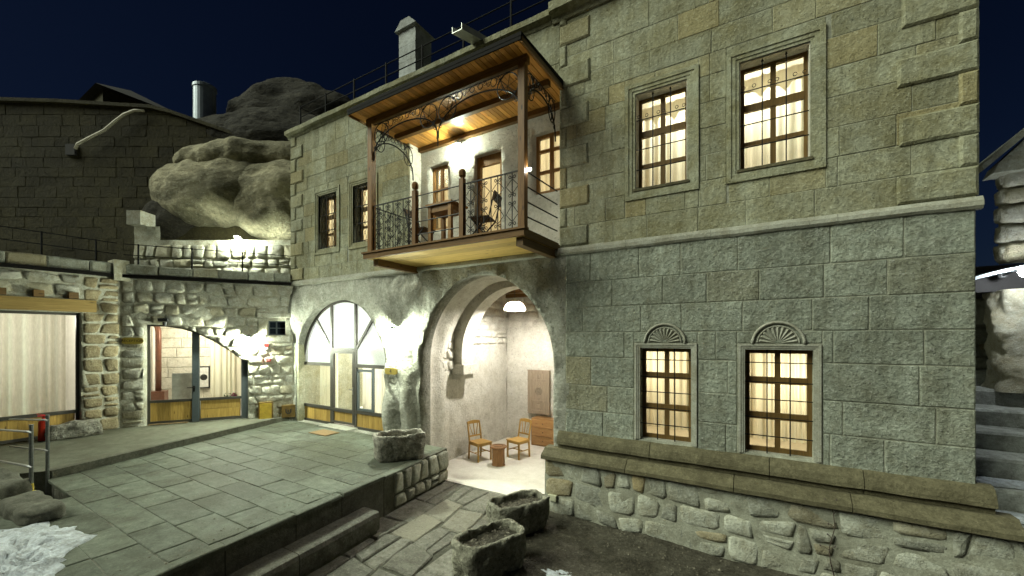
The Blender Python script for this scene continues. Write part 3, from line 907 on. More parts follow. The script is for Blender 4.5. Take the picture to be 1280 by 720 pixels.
for k, o in enumerate(UW):
    w = frame_window(FAC, o, -.20, [.5], [.385, .72], 'winframe', house, thick=(0,), fw=.06)
    g = MB()
    for f in (.34, .68):
        x = o.x0 + (o.x1 - o.x0) * f; g.fbox(FAC, x - .008, x + .008, o.z0 - .03, o.z1 - .06, -.06, -.045)
        g.lathe(FAC.p(x, o.z1 - .06, -.052), [(.0, 0), (.018, .012), (.012, .035), (0, .05)], 6)
    for f in (.27, .58, .79):
        z = o.z1 - (o.z1 - o.z0) * f; g.fbox(FAC, o.x0 - .03, o.x1 + .03, z - .006, z + .006, -.045, -.032)
    z = o.z1 - (o.z1 - o.z0) * .245
    for q in (.06, .22, .45, .55, .8, .93):
        c = FAC.p(o.x0 + (o.x1 - o.x0) * q, z + .02, -.04)
        g.tube(circle(c, FAC.U, V((0, 0, 1)), .024, .026, 10), .005, 4, True)
    g.build('grille', 'iron', w)
    rv = MB(); rv.fbox(FAC, o.x0 + .001, o.x0 + .012, o.z0, o.z1, -.2, -.012); rv.fbox(FAC, o.x1 - .012, o.x1 - .001, o.z0, o.z1, -.2, -.012); rv.fbox(FAC, o.x0 + .012, o.x1 - .012, o.z1 - .012, o.z1 - .001, -.2, -.012)
    rv.build('reveal', 'plaster', w)
    curtain(FAC, o.x0 - .05, (o.x0 + o.x1) / 2, o.z0, o.z1 - .1, -.42, 'curtain', w, 4, .03, seed=k + 20)
    curtain(FAC, (o.x0 + o.x1) / 2, o.x1 + .05, o.z0, o.z1 - .1, -.43, 'curtain', w, 4, .03, seed=k + 30)
    curtain(FAC, o.x0 - .05, o.x1 + .05, o.z1 - .42, o.z1 + .08, -.37, 'linen', w, 3, .015, name='pelmet', seed=k + 40, hem=.16)
    m = MB(); m.fbox(FAC, o.x0 - .03, o.x1 + .03, o.z0 - .03, o.z0 + .012, -.25, .03); m.build('sill', 'ledge', w)
for k, o in enumerate(SW):
    w = frame_window(FAC, o, -.22, [.5], [.38, .7], 'winframe', house, thick=(0,), fw=.06)
    g = MB(); W = o.x1 - o.x0; H = o.z1 - o.z0
    for j in range(7):
        x = o.x0 + W * (j + .5) / 7
        g.fbox(FAC, x - .007, x + .007, o.z0, o.z1, -.07, -.056) if j % 2 == 0 else None
        if j % 2:
            P = [FAC.p(x + .055 * math.sin(q / 24 * 6 * math.pi), o.z0 + H * q / 24, -.05) for q in range(25)]
            g.tube(P, .0075, 4)
            P = [FAC.p(x - .055 * math.sin(q / 24 * 6 * math.pi), o.z0 + H * q / 24, -.054) for q in range(25)]
            g.tube(P, .0075, 4)
    for f in (.03, .36, .66, .97):
        z = o.z1 - H * f; g.fbox(FAC, o.x0 - .02, o.x1 + .02, z - .008, z + .008, -.072, -.05)
    g.build('grille', 'iron', w)
    curtain(FAC, o.x0 - .05, o.x1 + .05, o.z0 - .02, o.z1 + .05, -.42, 'curtain', w, 7, .03, seed=k + 50)
room_box(FAC, -2.95, 2.0, 1.25, 4.2, -.305, -3.2, 'roomwall', house)
room_light((-1.55, 1.0, 2.75), 40, WARM, house); room_light((0.42, .95, 2.6), 40, WARM, house)
room_box(FAC, -3.05, 2.0, 5.1, 8.6, -.345, -3.2, 'roomwall', house)
room_light((-1.15, 1.05, 7.0), 58, WARMW, house); room_light((0.0, 1.0, 6.9), 60, WARMW, house)
room_box(FAC, -11.6, -7.2, 5.1, 8.0, -.345, -3.2, 'roomwall', house)
room_light((-10.2, 1.4, 6.8), 60, WARM, house); room_light((-8.6, 1.4, 6.8), 60, WARM, house)

# ---- recessed balcony wall
REC2 = Frame((0, 0.40, 0), (1, 0, 0))
BW = [Rect(-6.82, -6.25, 5.72, 7.28), Rect(-5.47, -4.76, 4.86, 7.22), Rect(-3.97, -3.27, 6.08, 7.32)]
w = panel(REC2, [(-7.12, 4.8), (XQ, 4.8), (XQ, 7.95), (-7.12, 7.95)], BW, 'recess_wall', 'plaster', house, step=0.13, disp=0.03, hole_depth=0.3, seed=5)
m = MB(); m.box((-7.30, 0.04, 4.8), (-7.122, 0.42, 7.95)); m.build('recess_jamb', 'plaster', house)
m = MB(); m.box((XQ + .002, 0.02, 4.8), (XQ + .14, 0.42, 7.95)); m.build('recess_jamb', 'ashlar', house)
for k, o in enumerate((BW[0], BW[2])):
    w = frame_window(REC2, o, -.10, [.5] , [.36, .68] if k == 0 else [.27, .62], 'doorwood', house, fw=.065)
    curtain(REC2, o.x0 - .03, o.x1 + .03, o.z0 - .02, o.z1 + .04, -.36, 'curtain', w, 5, .025, seed=k + 60)
o = BW[1]
dm = MB(); fw = .09
dm.fbox(REC2, o.x0, o.x0 + fw, o.z0, o.z1, -.16, -.08); dm.fbox(REC2, o.x1 - fw, o.x1, o.z0, o.z1, -.16, -.08)
dm.fbox(REC2, o.x0 + fw, o.x1 - fw, o.z1 - .22, o.z1, -.16, -.085); dm.fbox(REC2, o.x0 + fw, o.x1 - fw, o.z0 + .02, o.z0 + .62, -.16, -.09)
dr = dm.build('door', 'doorwood', house)
MB().fbox(REC2, o.x0 + fw, o.x1 - fw, o.z0 + .62, o.z1 - .22, -.13, -.125).build('pane', 'glass', dr)
curtain(REC2, o.x0 - .03, o.x1 + .03, o.z0 + .3, o.z1 + .02, -.34, 'linen', dr, 5, .02, seed=71)
m = MB(); m.tube([REC2.p(o.x0 + .05, o.z0 + 1.0, -.08), REC2.p(o.x0 + .05, o.z0 + 1.0, -.03), REC2.p(o.x0 + .16, o.z0 + 1.0, -.03)], .01, 6); m.build('handle', 'iron', dr)
room_box(REC2, -7.0, -3.25, 4.84, 7.9, -.305, -2.6, 'roomwall', house)
room_light((-6.0, 2.0, 7.2), 40, WARM, house); room_light((-4.2, 2.0, 7.2), 40, WARM, house)

# ---- arched glazed front of the ground floor
DG = -0.20
def arch_pt(a, k=1.0): return (DOOR_A.cx + DOOR_A.hw * k * math.cos(a), DOOR_A.sp + DOOR_A.ri * k * math.sin(a))
dm = MB(); ns = 36
P = [(DOOR_A.cx + 1.9, .70), (DOOR_A.cx + 1.9, 1.5)] + [arch_pt(math.pi * k / ns) for k in range(ns + 1)] + [(DOOR_A.cx - 1.9, 1.5), (DOOR_A.cx - 1.9, .70)]
Q = [(DOOR_A.cx + 1.83, .70), (DOOR_A.cx + 1.83, 1.5)] + [arch_pt(math.pi * k / ns, 1.83 / 1.9) for k in range(ns + 1)] + [(DOOR_A.cx - 1.83, 1.5), (DOOR_A.cx - 1.83, .70)]
k0 = len(P)
dm.add([FAC.p(a, b, DG) for a, b in P] + [FAC.p(a, b, DG) for a, b in Q] + [FAC.p(a, b, DG - .07) for a, b in P] + [FAC.p(a, b, DG - .07) for a, b in Q],
       [f for i in range(k0 - 1) for f in ((i, i + 1, k0 + i + 1, k0 + i), (k0 + i, k0 + i + 1, 3 * k0 + i + 1, 3 * k0 + i), (2 * k0 + i, 3 * k0 + i, 3 * k0 + i + 1, 2 * k0 + i + 1), (i, 2 * k0 + i, 2 * k0 + i + 1, i + 1))])
MX0, MX1, ZC, ZT = -10.36, -9.32, 2.83, 2.40
def topz(x): return DOOR_A.sp + DOOR_A.ri * math.sqrt(max(0, 1 - ((x - DOOR_A.cx) / DOOR_A.hw) ** 2)) - .04
for x in (MX0, MX1): dm.fbox(FAC, x - .04, x + .04, .70, topz(x), DG - .068, DG + .004)
dm.fbox(FAC, MX0 + .04, MX1 - .04, ZC - .04, ZC + .04, DG - .066, DG + .002)
for a, b in ((DOOR_A.cx - 1.84, MX0 - .04), (MX1 + .04, DOOR_A.cx + 1.84)):
    dm.fbox(FAC, a, b, ZT - .045, ZT + .045, DG - .066, DG + .002)
    dm.fbox(FAC, a, b, 1.12, 1.20, DG - .066, DG + .002); dm.fbox(FAC, a, b, .70, .77, DG - .066, DG + .002)
for x, a in ((MX0, math.pi * .735), (MX1, math.pi * .265)):
    e = arch_pt(a, .975); dm.bar(FAC.p(x, ZC + .0, DG - .03), FAC.p(e[0], e[1], DG - .03), .07, .065, up=(0, 1, 0))
gd = dm.build('glazed_arch', 'metalframe', house)
dm = MB()      # the leaf in the middle
a, b = MX0 + .045, MX1 - .045
for (x0, x1, z0, z1) in ((a, a + .07, .78, ZC - .045), (b - .07, b, .78, ZC - .045), (a + .07, b - .07, 1.10, 1.19), (a + .07, b - .07, .78, .84), (a + .07, b - .07, ZC - .11, ZC - .045)):
    dm.fbox(FAC, x0, x1, z0, z1, DG - .05, DG + .012)
dl = dm.build('door', 'metalframe', house)
m = MB(); m.tube([FAC.p(b - .035, 1.75, DG), FAC.p(b - .035, 1.75, DG + .06), FAC.p(b - .14, 1.75, DG + .06)], .011, 6); m.fbox(FAC, b - .055, b - .015, 1.62, 1.82, DG + .01, DG + .022); m.build('handle', 'steel', dl)
MB().fbox(FAC, a + .07, b - .07, 1.19, ZC - .11, DG - .02, DG - .015).build('pane', 'glass', dl)
MB().fbox(FAC, DOOR_A.cx - 1.83, MX0 - .04, 1.2, ZT - .045, DG - .03, DG - .025).build('pane', 'glass', gd)
MB().fbox(FAC, MX1 + .04, DOOR_A.cx + 1.83, 1.2, ZT - .045, DG - .03, DG - .025).build('pane', 'glass', gd)
dm = MB()      # small casement in the right light
for (x0, x1, z0, z1) in ((-9.24, -9.19, 1.21, 2.3), (-8.66, -8.60, 1.21, 2.35), (-9.19, -8.66, 1.21, 1.27), (-9.24, -8.66, 2.25, 2.31)): dm.fbox(FAC, x0, x1, z0, z1, DG - .045, DG + .012)
dm.build('casement', 'greyframe', gd)
# frosted fanlights, one pane each
def fan_pane(poly):
    m = MB(); n = len(poly)
    m.add([FAC.p(p[0], p[1], DG - .045) for p in poly] + [FAC.p(p[0], p[1], DG - .04) for p in poly],
          [tuple(range(n)), tuple(range(n, 2 * n))] + [(i, (i + 1) % n, n + (i + 1) % n, n + i) for i in range(n)])
    m.build('frosted_pane', 'frosted', gd)
aL = math.pi * .735; aR = math.pi * .265
def arcs(a0, a1, n=10): return [arch_pt(a0 + (a1 - a0) * k / n, .965) for k in range(n + 1)]
aML = math.acos((MX0 - DOOR_A.cx) / (DOOR_A.hw * .965)); aMR = math.acos((MX1 - DOOR_A.cx) / (DOOR_A.hw * .965))
fan_pane([(MX0, ZC), (MX1, ZC)] + arcs(aMR, aML))
fan_pane([(MX0, ZC)] + arcs(aML, aL)); fan_pane([(MX1, ZC)] + arcs(aR, aMR))
fan_pane([(MX0, ZC)] + arcs(aL, math.pi) + [(MX0, ZT)]); fan_pane([(MX1, ZT)] + arcs(0, aR) + [(MX1, ZC)])
r = random.Random(3)
for x0, x1, par in ((DOOR_A.cx - 1.83, MX0 - .04, gd), (MX1 + .04, DOOR_A.cx + 1.83, gd), (a + .07, b - .07, dl)):
    x = x0; z0, z1 = (.77, 1.12) if par is gd else (.84, 1.10)
    while x < x1 - .03:
        x2 = min(x + .118, x1)
        if x1 - x2 < .05: x2 = x1
        MB().fbox(FAC, x + .002, x2 - .002, z0, z1, DG - .04, DG - .018 + r.uniform(-.002, .002)).build('plank', 'panelwood', par); x = x2
curtain(FAC, DOOR_A.cx - 1.35, MX0 + .0, .8, 2.9, -.42, 'curtain', gd, 8, .035, seed=80)
curtain(FAC, MX1 + .04, DOOR_A.cx + 1.75, .8, 2.9, -.42, 'curtain', gd, 11, .035, seed=81)
room_box(FAC, -11.85, -7.1, .72, 4.4, -.342, -3.4, 'whitewall', house)
room_light((-9.8, 1.9, 3.6), 330, (1, .95, .88), house)
m = MB(); m.fbox(FAC, MX0 - .05, MX1 + .1, .69, .735, DG - .05, .16); m.build('door_sill', 'carved', house)

# ---- vaulted room behind the archway
def ent_ring(y, hw, rise, n=40, sp=2.62, z0=0.0, pw=1.9):
    A = Arch(ENTRY.cx, hw, z0, sp, rise, pw)
    return [V((p[0], y, p[1])) for p in [(ENTRY.cx + hw, z0 + (sp - z0) * k / 8) for k in range(8)] + [A.arc(math.pi * k / n) for k in range(n + 1)] + [(ENTRY.cx - hw, sp - (sp - z0) * (k + 1) / 8) for k in range(8)]]
m = MB(); rows = 9
for j in range(rows):
    y = .335 + .75 * j / (rows - 1)
    for q in ent_ring(y, ENTRY.hw + .03 * math.sin(j), ENTRY.ri + .02 * math.sin(j * 2)):
        d = noise.fractal(q * 1.6, .9, 2.1, 4) * (.05 if j else .0)
        m.v.append(q + V((math.copysign(d, q.x - ENTRY.cx), 0, d * .5)))
n = len(m.v) // rows
m.f = [(j * n + i, j * n + i + 1, (j + 1) * n + i + 1, (j + 1) * n + i) for j in range(rows - 1) for i in range(n - 1)]
m.build('arch_soffit', 'plaster', house, smooth=True)
IL = Frame((-6.83, 0, 0), (0, 1, 0)); IB = Frame((0, 3.95, 0), (1, 0, 0)); IR = Frame((-3.24, 0, 0), (0, -1, 0))
lw = panel(IL, [(.6, 0), (3.95, 0), (3.95, 4.7), (.6, 4.7)], [], 'inner_wall', 'plaster', house, step=.12, disp=.06, seed=6)
bw = panel(IB, [(-6.85, 0), (-3.22, 0), (-3.22, 4.7), (-6.85, 4.7)], [], 'inner_wall', 'plaster', house, step=.15, disp=.05, seed=7)
panel(IR, [(-3.95, 0), (-.6, 0), (-.6, 4.7), (-3.95, 4.7)], [], 'inner_wall', 'plaster', house, step=.2, disp=.04, seed=8)
r = random.Random(31)
for c in rubble_cells(1.75, 3.93, 2.95, 4.6, (.2, .27), (.28, .5), r, .03): rubble_stone(IL, c, 'rough_block', 'plaster', lw, .055, r, .012)
for c in rubble_cells(-6.8, -3.3, 3.45, 4.6, (.22, .28), (.35, .6), r, .02): rubble_stone(IB, c, 'rough_block', 'plaster', bw, .05, r, .012)
for c in rubble_cells(.72, 1.25, 2.3, 3.6, (.2, .3), (.22, .3), r, .02): rubble_stone(IL, c, 'rough_block', 'plaster', lw, .10, r, .012)
rb = MB(); A0 = ent_ring(1.28, 1.50, 1.62, sp=2.75, z0=2.45); A1 = ent_ring(1.28, 1.86, 2.05, sp=2.75, z0=2.45)
n = len(A0)
for oy in (0, .46):
    rb.v += [q + V((0, oy, 0)) for q in A0] + [q + V((0, oy, 0)) for q in A1]
for i in range(n - 1): rb.f += [(i, i + 1, n + i + 1, n + i), (2 * n + i, 3 * n + i, 3 * n + i + 1, 2 * n + i + 1), (i, 2 * n + i, 2 * n + i + 1, i + 1), (n + i, n + i + 1, 3 * n + i + 1, 3 * n + i)]
rb.f += [(0, n, 3 * n, 2 * n), (n - 1, 3 * n - 1, 4 * n - 1, 2 * n - 1)]
rib = rb.build('vault_rib', 'plaster', house)
m = MB(); m.box((-6.86, 1.2, 2.22), (-6.42, 1.82, 2.46)); m.box((-6.86, 1.24, 2.08), (-6.55, 1.78, 2.22)); m.build('corbel', 'plaster', rib)
m = MB(); m.box((-3.6, 1.2, 2.22), (-3.2, 1.82, 2.46)); m.box((-3.5, 1.24, 2.08), (-3.2, 1.78, 2.22)); m.build('corbel', 'plaster', rib)
x = -6.86
while x < -3.25:
    MB().box((x + .003, 1.0, 4.62), (x + .197, 3.96, 4.66)).build('ceiling_board', 'pine', house); x += .2
m = MB(); m.box((-6.86, 2.9, 4.42), (-3.24, 3.08, 4.62)); m.build('ceiling_beam', 'timber_x', house)
m = MB(); m.box((-6.86, 3.78, 4.40), (-3.24, 3.94, 4.62)); m.build('ceiling_beam', 'timber_x', house)
m = MB(); m.box((-6.86, -.06, -.04), (-3.24, 3.96, 0.006)); fl = m.build('archway_floor', 'floor_pale', None); tag(fl, kind='structure')

# ---- roof railing
rr = thing('roof_railing', (-7.5, .25, 9.2), 'thin dark metal railing along the roof edge above the balcony', 'railing')
m = MB()
for z in (9.55, 9.85, 10.15): m.tube([(XL, .25, z), (XQ + .2, .25, z)], .014, 6)
m.build('rail', 'railsteel', rr)
for i in range(8):
    x = XL + .02 + (XQ - XL) * i / 7
    MB().box((x - .018, .232, 9.2), (x + .018, .268, 10.19)).build('post', 'railsteel', rr)
MB().tube([(XL, .25, 9.55), (XL, 3.5, 9.55)], .014, 6).build('rail', 'railsteel', rr)
MB().tube([(XL, .25, 10.15), (XL, 3.5, 10.15)], .014, 6).build('rail', 'railsteel', rr)
ch = thing('chimney', (-7.95, 1.05, 9.2), 'square stone chimney with a sloped cap on the roof', 'chimney')
r = random.Random(2)
for i in range(5):
    z = 9.2 + .42 * i; d = .30
    m = MB(); m.box((-7.95 - d + r.uniform(-.008, .008), .75, z + .003), (-7.95 + d + r.uniform(-.008, .008), 1.35, z + .417)); m.build('chimney_block', 'chimney_stone', ch)
m = MB(); m.hexa([(-8.33, .67, 11.30), (-7.57, .67, 11.30), (-7.57, 1.43, 11.30), (-8.33, 1.43, 11.30), (-8.1, .67, 11.52), (-7.8, .67, 11.52), (-7.8, 1.43, 11.52), (-8.1, 1.43, 11.52)]); m.build('chimney_cap', 'chimney_stone', ch)
sp = MB(); A, B = V((-4.98, .1, 9.33)), V((-5.06, -.75, 9.14)); wv = V((.11, 0, 0)); up = V((0, 0, .13)); th = V((.012, 0, 0))
sp.hexa([A - wv, A + wv, B + wv, B - wv, A - wv + up * .12, A + wv + up * .12, B + wv + up * .12, B - wv + up * .12])
sp.hexa([A - wv - th, A - wv, B - wv, B - wv - th, A - wv - th + up, A - wv + up, B - wv + up, B - wv - th + up])
sp.hexa([A + wv, A + wv + th, B + wv + th, B + wv, A + wv + up, A + wv + th + up, B + wv + th + up, B + wv + up])
tag(sp.build('roof_spout', 'zinc', None), 'pale metal rainwater spout sticking out over the balcony roof', 'spout')

# ================================================================== TIMBER BALCONY
BX0, BX1, BY, BZ = -7.05, -3.25, -1.28, 4.93
bal = thing('timber_balcony', (-5.15, -.6, 4.7), 'wooden balcony with pitched plank roof and scrolled iron railing on the stone house', 'balcony')
r = random.Random(12)
y = BY
while y < .02:                                               # underside boards run along the facade
    y2 = min(y + .26, .03)
    MB().box((BX0 + .02, y + .003, 4.80), (BX1 - .02, y2 - .003, 4.83 + r.uniform(0, .004))).build('soffit_board', 'pine_x', bal); y = y2
MB().box((BX0, BY + .01, 4.84), (BX1, .42, BZ - .012)).build('floor', 'timber_x', bal)
m = MB(); m.box((BX0 - .03, BY - .06, 4.80), (BX1 + .03, BY - .0, BZ)); m.box((BX0 - .06, BY - .09, 4.905), (BX1 + .06, BY + .05, BZ + .006)); m.build('front_beam', 'timber_x', bal)
for x in (BX0, BX1 - .03):
    m = MB(); m.box((x, BY, 4.802), (x + .05, 0, BZ - .002)); m.build('side_beam', 'timber_y', bal)
m = MB(); m.box((BX1 - .16, BY + .02, 4.66), (BX1 - .03, .05, 4.799)); m.build('bracket_beam', 'timber_y', bal)
m = MB(); m.box((BX0 + .10, BY + .1, 4.66), (BX0 + .24, .05, 4.799)); m.build('bracket_beam', 'timber_y', bal)
PX0, PX1, PY = -6.98, -3.32, -1.20
ZR = 7.78
for x in (PX0, PX1): MB().box((x - .06, PY - .06, BZ), (x + .06, PY + .06, ZR - .14)).build('post', 'timber', bal)
RY0 = -1.57
def roofz(y): return ZR + .01 * (y + .6)
x = -7.22; k = 0                                             # roof boards run out from the wall
while x < -3.16:
    x2 = min(x + .096, -3.155)
    m = MB(); dz = r.uniform(0, .003)
    m.hexa([(x + .0042, RY0, ZR - .03 + dz), (x2 - .0042, RY0, ZR - .03 + dz), (x2 - .0042, .395, ZR + dz), (x + .0042, .395, ZR + dz),
            (x + .0042, RY0, ZR + dz), (x2 - .0042, RY0, ZR + dz), (x2 - .0042, .395, ZR + .03 + dz), (x + .0042, .395, ZR + .03 + dz)])
    m.build('roof_board', 'pine', bal); x = x2
m = MB(); m.hexa([(-7.26, RY0 - .03, ZR + .01), (-3.12, RY0 - .03, ZR + .01), (-3.12, -.0, ZR + .04), (-7.26, 0, ZR + .04), (-7.26, RY0 - .03, ZR + .07), (-3.12, RY0 - .03, ZR + .07), (-3.12, 0, ZR + .16), (-7.26, 0, ZR + .16)]); m.build('roof_cover', 'roofedge', bal)
m = MB(); m.box((-7.25, RY0 - .025, ZR - .045), (-3.13, RY0, ZR + .012)); m.build('roof_trim', 'roofedge', bal)
for xx in (-7.255, -3.15):
    m = MB(); m.hexa([(xx, RY0, ZR - .07), (xx + .03, RY0, ZR - .07), (xx + .03, -.02, ZR - .03), (xx, -.02, ZR - .03), (xx, RY0, ZR + .03), (xx + .03, RY0, ZR + .03), (xx + .03, -.02, ZR + .06), (xx, -.02, ZR + .06)]); m.build('roof_trim', 'timber_y', bal)
for yy, hh in ((PY, .14), (-.42, .10), (.345, .09)):
    m = MB(); m.box((-7.1, yy - .05, ZR - .02 - hh), (-3.22, yy + .05, ZR - .012)); m.build('roof_beam', 'timber_x', bal)
KX = []
for px in (519, 578):                                        # low posts with turned heads
    q = at_y(px, 280, PY); KX.append(q.x)
    m = MB(); m.box((q.x - .045, PY - .045, BZ), (q.x + .045, PY + .045, BZ + 1.08)); m.build('knob_post', 'timber', bal)
    m = MB(); m.lathe((q.x, PY, BZ + 1.08), [(.035, 0), (.035, .03), (.062, .05), (.066, .12), (.05, .16), (0, .185)], 8); m.build('knob', 'timber', bal)
X_, Z_ = V((1, 0, 0)), V((0, 0, 1)); Y_ = V((0, 1, 0))
def scroll_panel(a, b, z0, z1, e1, y, name='railing_panel'):
    """a, b: 3-D base points of the panel ends"""
    L = (b - a).length; m = MB(); t = .0105
    P = lambda s, z: a + e1 * s + V((0, 0, z))
    m.bar(P(0, z1), P(L, z1), .03, .018); m.bar(P(0, z0), P(L, z0), .024, .014)
    nb = max(3, round(L / .30)); w_ = L / nb
    for i in range(nb):
        s0 = i * w_; c = s0 + w_ / 2
        m.bar(P(s0 + .004, z0), P(s0 + .004, z1), .013); m.bar(P(c, z0), P(c, z1), .013)
        h = z1 - z0; zm = z0 + h * .52
        for sg in (-1, 1):
            for (zz, dirn) in ((z1 - .07, 1), (zm + .06, -1), (zm - .06, 1), (z0 + .07, -1)):
                cc = P(c + sg * .042, zz)
                m.tube(spiral(cc, e1 * sg, Z_ * dirn, .036, .010, 1.15, math.pi, 11), t * .75, 4)
            m.tube([P(c + sg * .012, z1 - .12), P(c + sg * w_ * .42, z1 - h * .25), P(c + sg * .012, zm + .10)], t * .7, 4)
            m.tube([P(c + sg * .012, zm - .10), P(c + sg * w_ * .42, z0 + h * .25), P(c + sg * .012, z0 + .12)], t * .7, 4)
    m.bar(P(L, z0), P(L, z1), .013)
    return m.build(name, 'iron', bal)
zb, zt = BZ + .05, BZ + .98
scroll_panel(V((PX0 + .06, PY, 0)), V((KX[0] - .045, PY, 0)), zb, zt, X_, PY)
scroll_panel(V((KX[1] + .045, PY, 0)), V((PX1 - .06, PY, 0)), zb, zt, X_, PY)
m = MB()
for k in range(4):
    z = BZ + .22 + .25 * k; m.tube([(KX[0], PY, z), (KX[1], PY, z)], .011, 6)
m.build('rail', 'iron', bal)
m = MB()
for k in range(4):
    z = BZ + .24 + .25 * k; m.tube([(PX1, PY, z), (PX1 + .05, .02, z)], .013, 6)
m.build('rail', 'iron', bal)
scroll_panel(V((PX0, PY + .06, 0)), V((PX0, .02, 0)), zb, zt, Y_, PY)
def spandrel(a, b, e1):
    """iron arch between two posts at springing 6.86, crown 7.46, beam at 7.62"""
    L = (b - a).length; zs, zc, zb_ = 6.86, 7.44, 7.62; m = MB(); c = L / 2
    P = lambda s, z: a + e1 * s + V((0, 0, z))
    arc = [P(c - c * math.cos(math.pi * k / 28), zs + (zc - zs) * math.sin(math.pi * k / 28) ** .75) for k in range(29)]
    m.tube(arc, .014, 6)
    m.tube([P(0.01, zb_ - .012), P(L - .01, zb_ - .012)], .008, 4)
    for sg in (-1, 1):
        S = lambda s: c + sg * s
        er = min(.21, L * .12)
        m.tube(circle(P(S(c - er - .02), zb_ - .25), e1, Z_, er, .22, 22), .010, 5, True)
        for q in range(3):
            an = math.pi * q / 3 + .3
            m.tube([P(S(c - er - .02) + er * math.cos(an), zb_ - .25 + .22 * math.sin(an)), P(S(c - er - .02) - er * math.cos(an), zb_ - .25 - .22 * math.sin(an))], .006, 4)
        m.tube(circle(P(S(c * .42), zb_ - .09), e1, Z_, .062, .075, 14), .008, 4, True)
        m.tube(circle(P(S(c * .10), zb_ - .075), e1, Z_, .05, .05, 12), .007, 4, True)
        m.tube([P(S(c * .52), zb_ - .02), P(S(c * .62), zb_ - .2), P(S(c * .74), zb_ - .42)], .007, 4)
        m.tube([P(S(c * .5), zb_ - .16), P(S(c * .6), zb_ - .1), P(S(c * .7), zb_ - .02)], .007, 4)
        for (f, dz, st) in ((.30, .10, 0), (.55, .05, 2), (.60, .24, 1), (.22, .05, 2), (.93, .52, 1), (.86, .44, 3)):
            m.tube(spiral(P(S(c * f), zb_ - dz), e1 * sg, Z_, .05, .012, 1.3, st, 12), .006, 4)
        m.tube([P(S(c * .97), zs + .02), P(S(c * .97), zb_ - .46)], .007, 4)
    return m.build('iron_arch', 'iron', bal)
xm = -5.15
spandrel(V((PX0 + .06, PY, 0)), V((xm, PY, 0)), X_)
spandrel(V((xm, PY, 0)), V((PX1 - .06, PY, 0)), X_)
MB().tube([(xm, PY, 6.74), (xm, PY, 6.9)], .014, 6).build('drop', 'iron', bal)
spandrel(V((PX0, PY + .06, 0)), V((PX0, .0, 0)), Y_)
spandrel(V((PX1 + .02, PY + .06, 0)), V((PX1 + .02, .0, 0)), Y_)
# ================================================================== GROUND, TERRACE, PATH
class Flat:
    """horizontal plane with the same interface as Frame: u = x, z = y, o = height"""
    def __init__(s, z): s.z = z
    def p(s, u, z, o=0.0): return V((u, z, s.z + o))
m = MB(); m.add([(-300, -300, -.5), (300, -300, -.5), (300, 400, -.5), (-300, 400, -.5)], [(0, 1, 2, 3)])
tag(m.build('ground', 'soil', None), kind='structure')
# soil bed in front of the rubble base
m = MB(); nx, ny = 110, 70
for j in range(ny + 1):
    for i in range(nx + 1):
        x = -6.2 + 10.4 * i / nx; y = -7.2 + 7.1 * j / ny
        q = V((x, y, 0)); base = -.03 - .10 * max(0, min(1, (x + 2.5) / 4)) if x > -3.4 else -.05
        h = .05 * noise.fractal(q * 1.1, 1, 2, 3) + .022 * noise.fractal(q * 6, 1, 2, 3) if x > -3.6 else 0
        m.v.append(V((x, y, base + h - (.02 if x < -3.0 else 0))))
m.f = [(j * (nx + 1) + i, j * (nx + 1) + i + 1, (j + 1) * (nx + 1) + i + 1, (j + 1) * (nx + 1) + i) for j in range(ny) for i in range(nx)]
tag(m.build('soil_bed', 'soil', None, smooth=True), kind='structure')
m = MB(); r = random.Random(77)
for k in range(2600):
    x = r.uniform(-3.4, 2.5); y = r.uniform(-4.6, -.25)
    if x + y * .25 > 1.6 and r.random() < .6: continue
    s = r.uniform(.006, .02) * (1.7 if r.random() < .06 else 1); z = -.04 - .10 * max(0, min(1, (x + 2.5) / 4)) + .05 * noise.fractal(V((x, y, 0)) * 1.1, 1, 2, 3) + .012
    a = r.uniform(0, 6.28); c, q = math.cos(a) * s, math.sin(a) * s
    m.add([(x + c, y + q, z), (x - q, y + c, z), (x - c, y - q, z), (x + q, y - c, z), (x + c * .3, y, z + s * .8), (x, y, z - s)],
          [(0, 1, 4), (1, 2, 4), (2, 3, 4), (3, 0, 4), (1, 0, 5), (2, 1, 5), (3, 2, 5), (0, 3, 5)])
tag(m.build('gravel', 'gravel', None, fix=False), 'small pebbles and crumbs scattered over the dark soil bed', 'gravel', kind='stuff')

ZTER = 0.70
E0, E1 = V((-5.93, 0.0)), V((-5.34, -5.27))                  # terrace edge in plan
def edge_x(y): return E0.x + (E1.x - E0.x) * (y / E1.y)
K0, K1 = V((-11.93, -0.48)), V((-10.54, -5.23))
def kerb_x(y): return K0.x + (K1.x - K0.x) * ((y - K0.y) / (K1.y - K0.y))
def prism(poly, z0, z1):
    m = MB(); n = len(poly)
    m.add([(p[0], p[1], z0) for p in poly] + [(p[0], p[1], z1) for p in poly], [tuple(range(n)), tuple(range(n, 2 * n))] + [(i, (i + 1) % n, n + (i + 1) % n, n + i) for i in range(n)])
    return m
PX, PY0, PY1 = -9.05, -5.50, -5.08                           # the slot with the steps down
ter = prism([(-12.4, .1), (-6.9, .1), (-6.9, -.03), (edge_x(0) - .05, -.03), (edge_x(-9) - .05, -9), (-14, -9), (-14, PY0), (PX, PY0), (PX, PY1), (-12.4, PY1)], -.3, ZTER - .010).build('terrace', 'slab_joint', None)
tag(ter, kind='structure')
TF = Flat(ZTER - .012)
r = random.Random(14); y = -.02
